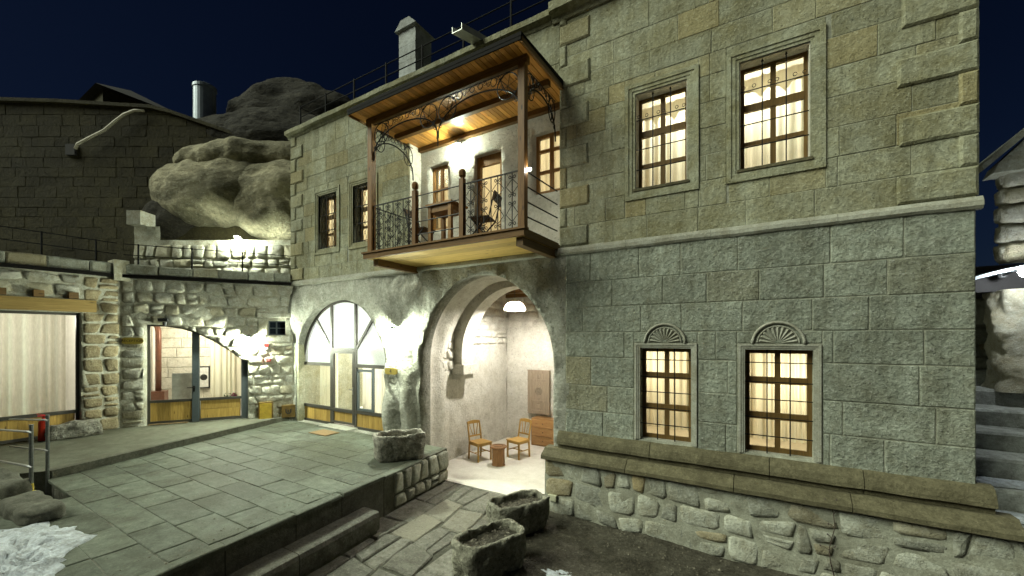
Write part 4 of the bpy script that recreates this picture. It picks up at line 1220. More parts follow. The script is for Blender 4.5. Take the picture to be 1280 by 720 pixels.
while y > -8.6:
    y2 = y - r.uniform(.36, .47); x = -12.2 + r.uniform(-.5, 0)
    xe = edge_x((y + y2) / 2) - .16
    while x < xe:
        x2 = x + r.uniform(.6, 1.15)
        if xe - x2 < .35: x2 = xe
        poly = [(x, y2), (x2, y2), (x2, y), (x, y)]
        if x < -10.4: # trim along the platform kerb
            n = V((K1.y - K0.y, -(K1.x - K0.x))); n = -n if n.x < 0 else n
            poly = clip(poly, K0.x, K0.y, n.x, n.y)
        if len(poly) > 2 and abs(area(poly)) > .02:
            cx = sum(p[0] for p in poly) / len(poly); cy = (y + y2) / 2
            if cx < PX + .1 and PY0 - .05 < cy < PY1 + .1:
                poly = clip(poly, 0, PY1, 0, 1) if cy > (PY0 + PY1) / 2 + .1 else []
            if len(poly) > 2 and abs(area(poly)) > .02 and not (cx < -10.0 and cy < -5.5):
                block(TF, poly, 'paving_slab', 'slab', ter, o0=-.03, o1=.012 + r.uniform(-.003, .003), bev=.007, gap=.0045, jit=.009, r=r, tilt=.006)
        x = x2
    y = y2
r = random.Random(15); y = -.9                                # edge slabs and dark kerb faces below them
while y > -8.4:
    y2 = y - r.uniform(.7, 1.1)
    block(TF, [(edge_x(y2) - .17, y2), (edge_x(y2) + .02, y2), (edge_x(y) + .02, y), (edge_x(y) - .17, y)], 'paving_slab', 'slab', ter, o0=-.04, o1=.014 + r.uniform(-.004, .006), bev=.012, gap=.004, jit=.012, r=r, tilt=.01)
    MB().hexa([(edge_x(y2) - .15, y2 + .005, -.05), (edge_x(y2) - .005, y2 + .005, -.05), (edge_x(y) - .005, y - .005, -.05), (edge_x(y) - .15, y - .005, -.05),
               (edge_x(y2) - .15, y2 + .005, ZTER - .043), (edge_x(y2) - .005, y2 + .005, ZTER - .043), (edge_x(y) - .005, y - .005, ZTER - .043), (edge_x(y) - .15, y - .005, ZTER - .043)]).build('kerb_stone', 'kerb', ter)
    y = y2
ef = Frame((edge_x(0), 0, 0), (-(E1.x - E0.x), -(E1.y - E0.y), 0)); r = random.Random(16)
for c in rubble_cells(-1.75, 0.0, .02, .69, (.2, .32), (.2, .4), r, .04): rubble_stone(ef, c, 'rubble_stone', 'rubble', ter, .05, r, .014)
m = MB(); m.hexa([(-6.95, -.93, -.1), (edge_x(-.93) - .02, -.93, -.1), (edge_x(0) - .02, .0, -.1), (-6.95, .0, -.1), (-6.95, -.93, ZTER - .005), (edge_x(-.93) - .02, -.93, ZTER - .005), (edge_x(0) - .02, .0, ZTER - .005), (-6.95, .0, ZTER - .005)]); m.build('edge_filler', 'kerb', ter)
# raised concrete platform in front of the reception
ZPL = 0.83
kx0 = (kerb_x(-6.6), -6.6)
pf = prism([(-11.95, .05), (K0.x - .02, K0.y), (kerb_x(PY1 + .0) - .02, PY1), (-10.9, PY1 - .4), (-11.2, -8.8), (-14.3, -8.8), (-14.3, -3.2)], -.2, ZPL).build('platform', 'concrete', None)
tag(pf, kind='structure')
r = random.Random(17); y = K0.y
while y > -5.2:
    y2 = max(y - r.uniform(.9, 1.4), PY1)
    if y2 - PY1 < .3: y2 = PY1
    MB().hexa([(kerb_x(y2) - .12, y2 + .003, ZTER - .1), (kerb_x(y2), y2 + .003, ZTER - .1), (kerb_x(y), y - .003, ZTER - .1), (kerb_x(y) - .12, y - .003, ZTER - .1),
               (kerb_x(y2) - .12, y2 + .003, ZPL + .004), (kerb_x(y2) - .006, y2 + .003, ZPL + .004), (kerb_x(y) - .006, y - .003, ZPL + .004), (kerb_x(y) - .12, y - .003, ZPL + .004)]).build('kerb_stone', 'kerb', pf)
    y = y2
    if y <= PY1 + .01: break
# two dark steps down in the slot
m = MB(); m.box((-13, PY0, -.2), (PX, PY1, .25)); st_ = m.build('sunken_steps', 'kerb', None); tag(st_, kind='structure')
m = MB(); m.box((-9.6, PY0 + .01, .25), (PX - .002, PY1 - .01, .42)); m.build('step', 'kerb', st_)
# lower flagstone path
pth = prism([(edge_x(0) - .05, -.05), (-3.35, -.05), (-3.3, -2.2), (-3.4, -7.5), (edge_x(-7.5) - .05, -7.5)], -.3, -.028).build('path', 'kerb', None)
tag(pth, kind='structure')
PF = Flat(-.02); r = random.Random(19)
for c in rubble_cells(-7.4, -.08, 0.0, 2.75, (.42, .68), (.55, 1.05), r, .16):
    poly = [(edge_x(p[0]) - .02 + p[1] * (.93), p[0]) for p in c]
    poly = [(p[0], p[1]) for p in poly]
    poly = clip(poly, -3.32, 0, -1, 0)
    if len(poly) > 2 and abs(area(poly)) > .03:
        block(PF, poly, 'flagstone', 'flag', pth, o0=-.05, o1=.016 + r.uniform(-.008, .010), bev=.018, gap=.010, jit=.022, r=r, tilt=.012)
stp = prism([(edge_x(-2.5), -2.5), (edge_x(-2.5) + .36, -2.5), (edge_x(-7.5) + .36, -7.5), (edge_x(-7.5), -7.5)], -.1, .25).build('terrace_step', 'kerb', None)
tag(stp, kind='structure')
r = random.Random(20); y = -2.45
while y > -7.4:
    y2 = y - r.uniform(1.0, 1.5); m = MB(); n = 8
    prof = [(0, .05), (.37, .05), (.385, .27), (.36, .325), (.33, .335), (0, .335)]
    for i in range(n + 1):
        yy = y - .006 + (y2 - y + .012) * i / n
        for (dx, z) in prof:
            q = V((edge_x(yy) + dx, yy, z)); d = noise.noise(q * 5) * .014
            m.v.append(q + V((d if dx > .1 else 0, 0, d if z > .3 else 0)))
    k = len(prof)
    m.f = [(i * k + j, i * k + (j + 1) % k, (i + 1) * k + (j + 1) % k, (i + 1) * k + j) for i in range(n) for j in range(k)] + [tuple(range(k)), tuple(n * k + j for j in range(k))]
    m.build('step_stone', 'flag', stp); y = y2

# ================================================================== RECEPTION RANGE ON THE LEFT
annex = thing('reception_range', (-13.2, -2.2, ZPL), 'low rubble stone range with a curved glass entrance and a wide curtained window', 'building')
class Poly:
    def __init__(s, pts): s.pts = pts if area(pts) > 0 else pts[::-1]
    def outline(s, step=.15):
        P = []
        for i in range(len(s.pts)):
            a, b = s.pts[i], s.pts[(i + 1) % len(s.pts)]; n = max(1, int(math.hypot(b[0] - a[0], b[1] - a[1]) / step))
            P += [(a[0] + (b[0] - a[0]) * k / n, a[1] + (b[1] - a[1]) * k / n) for k in range(n)]
        return P
    def cut(s, poly):
        cx = sum(p[0] for p in poly) / len(poly); cz = sum(p[1] for p in poly) / len(poly)
        if not any(in_poly(p, s.pts) for p in poly + [(cx, cz)]) and not any(in_poly(p, poly) for p in s.outline(.08)): return poly
        best, bd = None, 1e9
        for i in range(len(s.pts)):
            a, b = s.pts[i], s.pts[(i + 1) % len(s.pts)]
            ex, ez = b[0] - a[0], b[1] - a[1]; L2 = ex * ex + ez * ez
            t = max(0, min(1, ((cx - a[0]) * ex + (cz - a[1]) * ez) / L2)); q = (a[0] + ex * t, a[1] + ez * t)
            d = math.hypot(cx - q[0], cz - q[1])
            if d < bd: bd = d; best = (a, ez, -ex)
        c = clip(poly, best[0][0], best[0][1], best[1], best[2])
        return c if len(c) > 2 else None
H = REC.hit
def gz(px, py, o=0.0): return H(px, py, o)
u_l, u_r = H(181, 500)[0], H(310, 500)[0]
RD = Poly([(u_l, ZPL), (u_r, ZPL)] + [H(*p) for p in ((310, 451), (301, 448), (286, 437), (265, 424.5), (245, 415), (225, 409), (204, 406), (181, 405.5))])
sw0, sw1 = H(335, 401), H(357, 419)
SMALL = Rect(sw0[0], sw1[0], sw1[1], sw0[1])
u_end = -3.94
wr = panel(REC, [(u_end, .3), (0.05, .3), (0.05, 4.7), (u_end, 4.7)], [RD, SMALL], 'wall', 'mortar_pale', annex, step=.12, disp=.04, nscale=2.0, hole_depth=.34, seed=9, o=.016)
r = random.Random(41)
LINT = Rect(H(323, 395)[0], H(364, 395)[0], H(340, 430)[1], H(340, 390)[1])
for c in rubble_cells(u_end + .03, 0.0, .78, 4.68, (.2, .33), (.22, .52), r, .06):
    for op in (RD, LINT):
        if c: c = op.cut(c)
    if c and abs(area(c)) > .008: rubble_stone(REC, c, 'rubble_stone', 'rubble_pale', wr, r.uniform(.032, .06), r, .006)
for (p0, p1, dd) in (((322, 391), (364, 398), .13), ((330, 419), (364, 428), .14)):
    a, b = H(*p0), H(*p1)
    block(REC, [(a[0], b[1]), (b[0], b[1]), (b[0], a[1]), (a[0], a[1])], 'dressed_stone', 'rubble_pale', wr, o0=-.1, o1=dd, bev=.02)
a, b = H(323, 399), H(364, 418.5)
for x0, x1 in ((a[0], SMALL.x0), (SMALL.x1, b[0])):
    block(REC, [(x0, b[1]), (x1, b[1]), (x1, a[1]), (x0, a[1])], 'dressed_stone', 'rubble_pale', wr, o0=-.1, o1=.075, bev=.012)
w = frame_window(REC, SMALL, -.14, [.45], [.5], 'greyframe', annex, fw=.03, depth=.04, panes=False)
MB().fbox(REC, SMALL.x0, SMALL.x1, SMALL.z0, SMALL.z1, -.2, -.17).build('dark_pane', 'darkpane', w)
# glass entrance
OG = -.16; dm = MB()
top = [p for p in RD.pts if p[1] > ZPL + .01]
pts = sorted([p for p in top], key=lambda p: p[0])
def rdz(u):
    for i in range(len(pts) - 1):
        a, b = pts[i], pts[i + 1]
        if a[0] <= u <= b[0] and b[0] - a[0] > 1e-6: return a[1] + (b[1] - a[1]) * (u - a[0]) / (b[0] - a[0])
    return pts[-1][1]
um0, um1 = H(238, 460)[0], H(247, 460)[0]; ur0 = H(300.5, 470)[0]
dm.fbox(REC, u_l, u_l + .06, ZPL, rdz(u_l + .03), OG - .06, OG)
for i in range(len(pts) - 1):
    a, b = pts[i], pts[i + 1]
    if b[0] - a[0] > .02 and b[0] <= ur0 + .06: dm.bar(REC.p(a[0], a[1] - .02, OG - .03), REC.p(b[0], b[1] - .02, OG - .03), .05, .05)
dm.fbox(REC, u_l + .06, um0, ZPL, ZPL + .08, OG - .06, OG); dm.fbox(REC, um1, ur0, ZPL, ZPL + .08, OG - .06, OG)
zw = H(200, 503)[1]
dm.fbox(REC, u_l + .06, um0, zw - .03, zw + .04, OG - .06, OG); dm.fbox(REC, um1, ur0, zw - .03, zw + .04, OG - .06, OG)
ge = dm.build('glass_entrance', 'metalframe', annex)
dm = MB(); dm.fbox(REC, um0, um1, ZPL, rdz((um0 + um1) / 2) - .02, OG - .07, OG + .02); dm.fbox(REC, ur0, u_r - .0, ZPL, H(305, 449)[1], OG - .07, OG + .03); dm.build('frame_post', 'greyframe', ge)
def sheet(fr, poly, o, name, mat, par):
    m = MB(); n = len(poly); m.add([fr.p(p[0], p[1], o) for p in poly] + [fr.p(p[0], p[1], o - .006) for p in poly], [tuple(range(n)), tuple(range(n, 2 * n))] + [(i, (i + 1) % n, n + (i + 1) % n, n + i) for i in range(n)])
    return m.build(name, mat, par)
def zs(u0, u1, n=8): return [(u0 + (u1 - u0) * k / n, rdz(u0 + (u1 - u0) * k / n) - .01) for k in range(n + 1)]
sheet(REC, [(um0, zw + .04), (u_l + .06, zw + .04)] + zs(u_l + .06, um0), OG - .03, 'pane', 'glass', ge)
sheet(REC, [(ur0, zw + .04), (um1, zw + .04)] + zs(um1, ur0), OG - .03, 'pane', 'glass', ge)
x = u_l + .06
while x < um0 - .02:
    x2 = min(x + .145, um0); MB().fbox(REC, x + .002, x2 - .002, ZPL + .08, zw - .03, OG - .05, OG - .02).build('plank', 'panelwood', ge); x = x2
for k in range(2):
    z0 = ZPL + .08 + (zw - .03 - ZPL - .08) * k / 2; MB().fbox(REC, um1 + .03, ur0 - .03, z0 + .002, z0 + (zw - .11 - ZPL) / 2 - .002, OG - .05, OG - .02).build('plank', 'panelwood', ge)
m = MB(); p = H(243, 484, OG); m.tube([REC.p(p[0], p[1], OG + .02), REC.p(p[0], p[1], OG + .08), REC.p(p[0] - .14, p[1], OG + .08)], .011, 6); m.fbox(REC, p[0] - .02, p[0] + .02, p[1] - .12, p[1] + .04, OG + .018, OG + .032); m.build('handle', 'iron', ge)
# reception interior
RO = -2.4
room_box(REC, -3.9, -.35, ZPL + .005, 4.2, -.345, RO - .1, 'whitewall', annex)
bk = MB().fbox(REC, -3.88, -.37, ZPL + .01, 4.18, RO - .09, RO - .05).build('inner_wall', 'mortar_pale', annex)
RIN = Frame(REC.p(0, 0, RO - .05), REC.U)
ashlar(RIN, -3.86, -.4, ZPL + .02, 4.1, (.30, .38), (.4, .75), [], 'ashlar_block', 'plaster', bk, random.Random(44), o1=.03, bev=.012, gap=.006)
room_light(REC.p(-2.4, 3.3, -1.3), 120, (1, .90, .72), annex)
curtain(REC, H(262, 460, -.35)[0], H(301, 460, -.35)[0], 1.05, 3.9, -.42, 'curtain', ge, 6, .04, seed=90)
# ---- wall with the wide window
WL = Rect(-8.6, -3.97, ZPL, 3.76)
wl_ = panel(LFT, [(-8.9, .3), (-3.2, .3), (-3.2, 4.7), (-8.9, 4.7)], [WL], 'wall', 'mortar_pale', annex, step=.14, disp=.04, nscale=2.0, hole_depth=.3, seed=10, o=.018)
r = random.Random(42)
LT0, LT1 = 3.78, 4.12
for c in rubble_cells(-3.95, -3.28, .82, 4.68, (.24, .38), (.26, .45), r, .05): rubble_stone(LFT, c, 'rubble_stone', 'pier', wl_, r.uniform(.045, .07), r, .010)
for c in rubble_cells(-6.8, -3.97, 4.14, 4.68, (.24, .3), (.3, .6), r, .04): rubble_stone(LFT, c, 'rubble_stone', 'rubble_pale', wl_, r.uniform(.045, .07), r, .010)
m = MB(); m.fbox(LFT, -8.7, -3.72, LT0, LT1 - .05, -.2, .10); m.build('wooden_lintel', 'lintel', annex)
for yy in (-5.3, -4.75, -4.2):
    m = MB(); m.fbox(LFT, yy, yy + .16, LT1 - .03, LT1 + .12, -.1, .16); m.build('beam_end', 'timber_y', annex)
m = MB(); og = -.12
for (a, b, c, d) in ((-4.03, -3.97, ZPL, 3.76), (-8.6, -4.03, 3.70, 3.76), (-8.6, -4.03, 1.33, 1.41), (-8.6, -4.03, ZPL, ZPL + .06), (-6.5, -6.44, ZPL, 3.76)): m.fbox(LFT, a, b, c, d, og - .06, og + (.004 if c > 1 else 0))
ww = m.build('window', 'metalframe', annex)
for a, b in ((-8.6, -6.5), (-6.44, -4.03)):
    MB().fbox(LFT, a, b, 1.41, 3.70, og - .04, og - .034).build('pane', 'glass', ww)
x = -6.44
while x < -4.05:
    x2 = min(x + .15, -4.03); MB().fbox(LFT, x + .002, x2 - .002, ZPL + .06, 1.33, og - .05, og - .02).build('plank', 'panelwood', ww); x = x2
curtain(LFT, -8.5, -4.14, 1.0, 3.8, -.45, 'lace', ww, 24, .085, seed=91)
room_box(LFT, -8.8, -3.4, ZPL + .005, 4.3, -.305, -4.0, 'whitewall', annex)
room_light(LFT.p(-4.6, 3.6, -2.4), 62, (1, .92, .80), annex); room_light(LFT.p(-7.0, 3.6, -2.2), 40, (1, .92, .80), annex)
# ---- dark drip band and parapet stones on top
def coping(fr, a, b, ext0, ext1):
    m = MB(); m.fbox(fr, a - ext0, b + ext1, 4.70, 4.78, -.4, .14); m.build('drip_band', 'roofedge', annex)
    r = random.Random(int(a * 7)); x = a
    while x < b - .05:
        x2 = min(x + r.uniform(.5, .95), b)
        if b - x2 < .25: x2 = b
        block(fr, [(x, 4.785), (x2, 4.785), (x2, 5.06 + r.uniform(-.02, .02)), (x, 5.06)], 'parapet_stone', 'rubble', annex, o0=-.3, o1=.08 + r.uniform(-.02, .02), bev=.025, gap=.006, jit=.012, r=r); x = x2
coping(REC, u_end, -.06, 0, 0.02); coping(LFT, -8.9, -3.32, 0, .0)
m = MB(); P0 = REC.p(u_end, 0, .12); m.fbox(LFT, -3.42, -3.12, 4.62, 5.14, -.3, .17); m.build('parapet_pier', 'rubble', annex)
upt = prism([(-11.97, .02), (-14.12, -3.25), (-14.12, -9), (-34, -9), (-34, 12), (-11.97, 12)], 4.45, 4.69).build('upper_terrace', 'concrete', None)
tag(upt, kind='structure')
# ---- railing on the upper terrace
ur = thing('terrace_railing', (-13.2, -1.8, 5.0), 'thin metal railing on the parapet above the reception entrance', 'railing')
def rails_on(fr, us, a, b, par, z0=5.04, zz=(5.32, 5.6)):
    m = MB()
    for z in zz: m.tube([fr.p(a, z, -.1), fr.p(b, z, -.1)], .011, 6)
    m.build('rail', 'railsteel', par)
    for u in us: MB().fbox(fr, u - .016, u + .016, z0 - .05, 5.62, -.116, -.084).build('post', 'railsteel', par)
rails_on(REC, [H(173, 320, -.1)[0], H(240, 320, -.1)[0], H(303, 325, -.1)[0]], -3.9, -.05, ur)
m = MB(); e = REC.p(-.05, 5.6, -.1)
for z in (5.32, 5.6): m.tube([REC.p(-.05, z, -.1), V((-11.5, -.03, z - .55))], .010, 6)
m.build('rail', 'railsteel', ur)
ul = thing('terrace_railing', (-14.2, -5.5, 5.0), 'thin metal railing on the parapet above the wide curtained window', 'railing')
rails_on(LFT, [LFT.hit(52, 300, -.1)[0], LFT.hit(120, 300, -.1)[0], -7.2], -8.8, -3.3, ul)

# ================================================================== UPPER GROUND: old wall, rock, roof
OWF = Frame(CAM + V((-SN, CS, 0)) * 16 - V((0, 0, CAM.z)), (CS, SN, 0))
ow = thing('old_block_wall', OWF.p(-15, 4.7), 'tall dark wall of old stone blocks rising behind the upper terrace', 'wall')
tp = [OWF.hit(*p) for p in ((-60, 126), (75, 130), (190, 137), (215, 143), (290, 169), (330, 190))]
def owtop(u):
    for i in range(len(tp) - 1):
        if tp[i][0] <= u <= tp[i + 1][0]: return tp[i][1] + (tp[i + 1][1] - tp[i][1]) * (u - tp[i][0]) / (tp[i + 1][0] - tp[i][0])
    return tp[0][1] if u < tp[0][0] else tp[-1][1]
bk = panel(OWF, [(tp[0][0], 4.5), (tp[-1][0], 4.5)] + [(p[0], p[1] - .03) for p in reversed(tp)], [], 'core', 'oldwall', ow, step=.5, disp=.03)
r = random.Random(50); z = 4.6
while z < 12.4:
    z2 = z + r.uniform(.36, .46); u = OWF.hit(0, 300)[0] - .5 + r.uniform(-.4, 0)
    while u < tp[-1][0] - .1:
        u2 = min(u + r.uniform(.55, 1.0), tp[-1][0]); poly = [(u, z), (u2, z), (u2, min(z2, owtop(u2))), (u, min(z2, owtop(u)))]
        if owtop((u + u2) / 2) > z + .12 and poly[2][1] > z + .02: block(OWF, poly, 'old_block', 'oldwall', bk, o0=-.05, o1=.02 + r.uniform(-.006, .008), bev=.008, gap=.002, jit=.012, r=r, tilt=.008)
        u = u2
    z = z2
m = MB()
for i in range(len(tp) - 1):
    a, b = tp[i], tp[i + 1]; m.hexa([OWF.p(a[0], a[1] - .0, .14), OWF.p(b[0], b[1], .14), OWF.p(b[0], b[1], -.5), OWF.p(a[0], a[1], -.5), OWF.p(a[0], a[1] + .13, .14), OWF.p(b[0], b[1] + .13, .14), OWF.p(b[0], b[1] + .13, -.5), OWF.p(a[0], a[1] + .13, -.5)])
m.build('wall_coping', 'oldwall', ow)
hz_ = [at_depth(p[0], p[1], 15.75) for p in ((94, 186), (97, 180), (110, 173), (130, 163), (143, 152), (155, 143), (168, 138), (180, 138.5))]
tag(MB().tube(hz_, .05, 8).build('hose', 'hose', None, smooth=True), 'pale hose hanging over the top of the old block wall', 'hose')
m = MB(); p = OWF.hit(92, 188); m.fbox(OWF, p[0] - .2, p[0] + .16, p[1] - .22, p[1] + .2, -.05, .12); tag(m.build('junction_box', 'darkroof', None), 'small dark box on the old block wall at the hose end', 'box')
c = at_depth(256, 122, 17.2); m = MB(); m.lathe((c.x, c.y, 10.6), [(.40, 0), (.40, 3.0), (.43, 3.0), (.43, 3.12), (.36, 3.16), (0, 3.2)], 24); tk = m.build('water_tank', 'tank', None, smooth=False); tag(tk, 'tall grey metal cylinder standing behind the old block wall', 'tank')
m = MB(); m.lathe((c.x, c.y, 4.6), [(.25, 0), (.25, 6.05)], 10); m.build('stand', 'tank', tk)
c = at_depth(163, 125, 20); m = MB(); zt_ = at_depth(168, 113, 20).z; m.add([(c.x - 1.6, c.y - 1.6, zt_ - 1.0), (c.x + 1.6, c.y - 1.6, zt_ - 1.0), (c.x + 1.6, c.y + 1.6, zt_ - 1.0), (c.x - 1.6, c.y + 1.6, zt_ - 1.0), (c.x, c.y, zt_)], [(0, 1, 4), (1, 2, 4), (2, 3, 4), (3, 0, 4), (3, 2, 1, 0)])
pv = thing('roof_pavilion', (c.x, c.y, 4.6), 'black pyramid roof peeking over the old block wall', 'roof'); m.build('pyramid_roof', 'darkroof', pv)
m = MB(); m.box((c.x - 1.3, c.y - 1.3, 4.6), (c.x + 1.3, c.y + 1.3, zt_ - 1.0)); m.build('wall', 'oldwall', pv)
def lump(c, rx, ry, rz, amp, sc, name, mat, par, sub=5, seed=0, flat=None):
    bm = bmesh.new(); bmesh.ops.create_icosphere(bm, subdivisions=sub, radius=1.0); m = MB()
    Rv, Fv = V((CS, SN, 0)), V((-SN, CS, 0))
    for v in bm.verts:
        p = v.co; q = c + Rv * (p.x * rx) + Fv * (p.y * ry) + Z_ * (p.z * rz)
        d = noise.fractal(q * sc + V((seed, 0, 0)), 1.15, 2.1, 5) * amp + .06 * amp * (1 - 2 * abs(noise.noise(V((q.x * 1.1, q.y * 1.1, q.z * 3.2)))))
        m.v.append(q + (Rv * (p.x) + Fv * p.y + Z_ * p.z) * d)
    m.f = [tuple(v.index for v in f.verts) for f in bm.faces]; bm.free()
    return m.build(name, mat, par, smooth=True, fix=False)
ro = thing('rock_outcrop', at_depth(300, 330, 15.6), 'bulging tuff rock overhang, pale and lamp-lit below, dark above, beside the house corner', 'rock')
lump(at_depth(290, 246, 16.3), 2.9, 1.6, 1.5, .34, .42, 'overhang', 'rock', ro, 6, 3)
lump(at_depth(356, 255, 15.9), 1.9, 1.4, 1.5, .35, .6, 'overhang', 'rock', ro, 5, 8)
lump(at_depth(345, 198, 18.2), 4.4, 2.2, 1.9, .6, .3, 'upper_rock', 'darkrock', ro, 6, 5)
lump(at_depth(372, 165, 19.0), 2.9, 2.0, 2.0, .7, .35, 'upper_rock', 'darkrock', ro, 5, 6)
lump(at_depth(262, 215, 17.6), 2.2, 1.2, 1.0, .4, .4, 'upper_rock', 'darkrock', ro, 5, 11)
lump(at_depth(318, 208, 16.5), 3.3, 1.5, .72, .4, .45, 'upper_rock', 'rock', ro, 6, 21)
lump(at_depth(225, 272, 16.4), 1.1, .9, .8, .3, .6, 'upper_rock', 'darkrock', ro, 5, 23)
# rubble wall below the overhang
UWF = Frame(at_depth(290, 300, 14.4) * 1.0 - V((0, 0, at_depth(290, 300, 14.4).z)), (CS, SN, 0))
lo_, hi_ = UWF.hit(168, 330)[0], UWF.hit(372, 330)[0]
rw = thing('garden_wall', UWF.p((lo_ + hi_) / 2, 4.69), 'low rubble wall under the rock overhang, bright around its lamp', 'wall')
bk = panel(UWF, [(lo_, 4.6), (hi_, 4.6), (hi_, 6.6), (UWF.hit(200, 300)[0], 6.6), (UWF.hit(200, 300)[0], UWF.hit(180, 283)[1]), (lo_, UWF.hit(180, 283)[1])], [], 'core', 'mortar_pale', rw, step=.2, disp=.05, nscale=2)
r = random.Random(52)
for c in rubble_cells(lo_, hi_, 4.7, 6.45, (.24, .36), (.3, .6), r, .05): rubble_stone(UWF, c, 'rubble_stone', 'rubble_pale', bk, r.uniform(.04, .08), r, .016)
m = MB(); a = UWF.hit(168, 266); b = UWF.hit(185, 283); m.fbox(UWF, a[0], b[0], b[1], a[1], -.3, .3); m.build('loose_block', 'rubble_pale', rw)

# ================================================================== RIGHT SIDE: stairs and neighbour
sts = thing('stone_stairs', (3.6, 1.8, -.3), 'broad outdoor stone steps with frosted treads climbing beside the house', 'stairs')
for i in range(7):
    yy = .2 + .6 * i; zz = .92 + .27 * i; m = MB(); n = 10
    for k in range(n + 1):
        x = 2.24 + 3.2 * k / n; d = noise.noise(V((x * 2, yy * 3, 1))) * .03
        for (dy, z) in ((d, -.3), (d, zz - .035), (d + .03, zz), (.66, zz + .01), (.66, -.3)): m.v.append(V((x, yy + dy, z + (noise.noise(V((x * 3, yy, z))) * .012 if z > 0 else 0))))
    m.f = [(k * 5 + j, k * 5 + (j + 1) % 5, (k + 1) * 5 + (j + 1) % 5, (k + 1) * 5 + j) for k in range(n) for j in range(5)] + [tuple(range(5)), tuple(n * 5 + j for j in range(5))]
    m.build('step', 'step_stone', sts)
def snow_blob(cx, cy, z, rx, ry, name, label, seed, rot=0.0, h=.05, n=96, rings=14, ragged=.35, tilt=0.0):
    m = MB(); r = random.Random(seed)
    for j in range(rings + 1):
        f = j / rings
        for i in range(n):
            a = 2 * math.pi * i / n
            rad = f * (1 + ragged * noise.fractal(V((math.cos(a) * 1.6 + seed, math.sin(a) * 1.6, 0)), .7, 2.2, 7) * (.3 + f))
            x, y = rad * rx * math.cos(a), rad * ry * math.sin(a); X = cx + x * math.cos(rot) - y * math.sin(rot); Y = cy + x * math.sin(rot) + y * math.cos(rot)
            q = V((X, Y, 0))
            m.v.append(V((X, Y, z + (h * (1 - f ** 3) * (.55 + .9 * noise.fractal(q * 6, .8, 2.1, 5)) if j < rings else -.012) + tilt * x)))
    m.f = [(j * n + i, j * n + (i + 1) % n, (j + 1) * n + (i + 1) % n, (j + 1) * n + i) for j in range(rings) for i in range(n)]
    return tag(m.build(name, 'snow', None, smooth=True, fix=False), label, 'snow', 'leftover snow patches')
p = at_z(18, 708, ZTER); snow_blob(p.x, p.y - .1, ZTER + .008, 1.25, .62, 'snow_patch', 'old grey snow heap melting on the paved terrace by the mossy blocks', 5, rot=-.35, h=.09, ragged=.30)
p = at_z(700, 724, -.05); snow_blob(p.x, p.y, -.05, .30, .22, 'snow_patch', 'small snow remnant on the soil bed beside the planter troughs', 8, h=.05)
snow_blob(3.1, .5, .945, .95, .27, 'snow_patch', 'snow lying on the lowest stone tread beside the house', 11, h=.035)
snow_blob(3.05, 1.1, 1.215, .85, .24, 'snow_patch', 'thin snow on the second lowest stone tread', 13, h=.025)
p = at_y(1265, 640, -.05); snow_blob(2.75, .02, .72, .22, .2, 'snow_patch', 'snow in the nook between plinth end and stone steps', 15, h=.06)
m = MB(); m.box((2.42, -.13, -.3), (3.3, .21, .72)); tag(m.build('landing', 'step_stone', None), kind='structure')
# neighbour: gabled rubble hut on a corbelled ledge
hut = thing('neighbour_hut', (4.6, 4.2, 2.2), 'small rubble stone gable with slab roof beyond the steps', 'building')
HF = Frame((0, 3.0, 0), (1, 0, 0)); hx = at_y(1255, 300, 3.0).x; r = random.Random(61)
bk = MB().box((hx + .06, 3.06, 4.42), (hx + 3.0, 3.36, 6.05)).build('wall', 'mortar_pale', hut)
for c in rubble_cells(hx, hx + 2.2, 4.42, 6.1, (.24, .36), (.22, .45), r, .05): rubble_stone(Frame((0, 3.05, 0), (1, 0, 0)), c, 'rubble_stone', 'rubble_pale', bk, .09, r, .012)
SFm = Frame((hx + .05, 0, 0), (0, -1, 0))
for c in rubble_cells(-3.36, -3.02, 4.42, 6.1, (.24, .36), (.22, .45), r, .05): rubble_stone(SFm, c, 'rubble_stone', 'rubble_pale', bk, .07, r, .012)
a, b = at_y(1230, 212, 2.7), at_y(1330, 130, 2.7)
m = MB(); m.hexa([(a.x, 2.7, a.z), (b.x, 2.7, b.z), (b.x, 6, b.z), (a.x, 6, a.z), (a.x - .02, 2.7, a.z + .1), (b.x, 2.7, b.z + .12), (b.x, 6, b.z + .12), (a.x - .02, 6, a.z + .1)]); m.build('roof_slab', 'rubble', hut)
m = MB(); m.hexa([(a.x + .14, 2.8, a.z - .05), (b.x, 2.8, a.z - .05), (b.x, 3.2, a.z - .05), (a.x + .14, 3.2, a.z - .05), (a.x + .2, 2.8, a.z + .1), (b.x, 2.8, b.z), (b.x, 3.2, b.z), (a.x + .2, 3.2, a.z + .1)]); m.build('eave_stone', 'rubble', hut)
m = MB(); m.box((2.2, 3.3, 3.95), (7, 6.3, 4.40)); m.build('dark_beam', 'darkroof', hut)
m = MB(); a, b = at_y(1216, 347, 2.6), at_y(1290, 329, 2.6)
for k in range(11):
    f = k / 10; zz = a.z + (b.z - a.z) * f ** .8; xx = a.x + (b.x - a.x) * f; m.v += [V((xx, 2.6, zz - .05)), V((xx, 2.6, zz)), V((xx, 3.4, zz + .03)), V((xx, 3.4, zz - .05))]
m.f = [(k * 4 + j, k * 4 + (j + 1) % 4, k * 4 + 4 + (j + 1) % 4, k * 4 + 4 + j) for k in range(10) for j in range(4)] + [(0, 1, 2, 3), (40, 41, 42, 43)]
m.build('canopy', 'awning', hut)
px0 = at_y(1250, 420, 3.0).x; m = MB(); n = 64; ROWS = 44
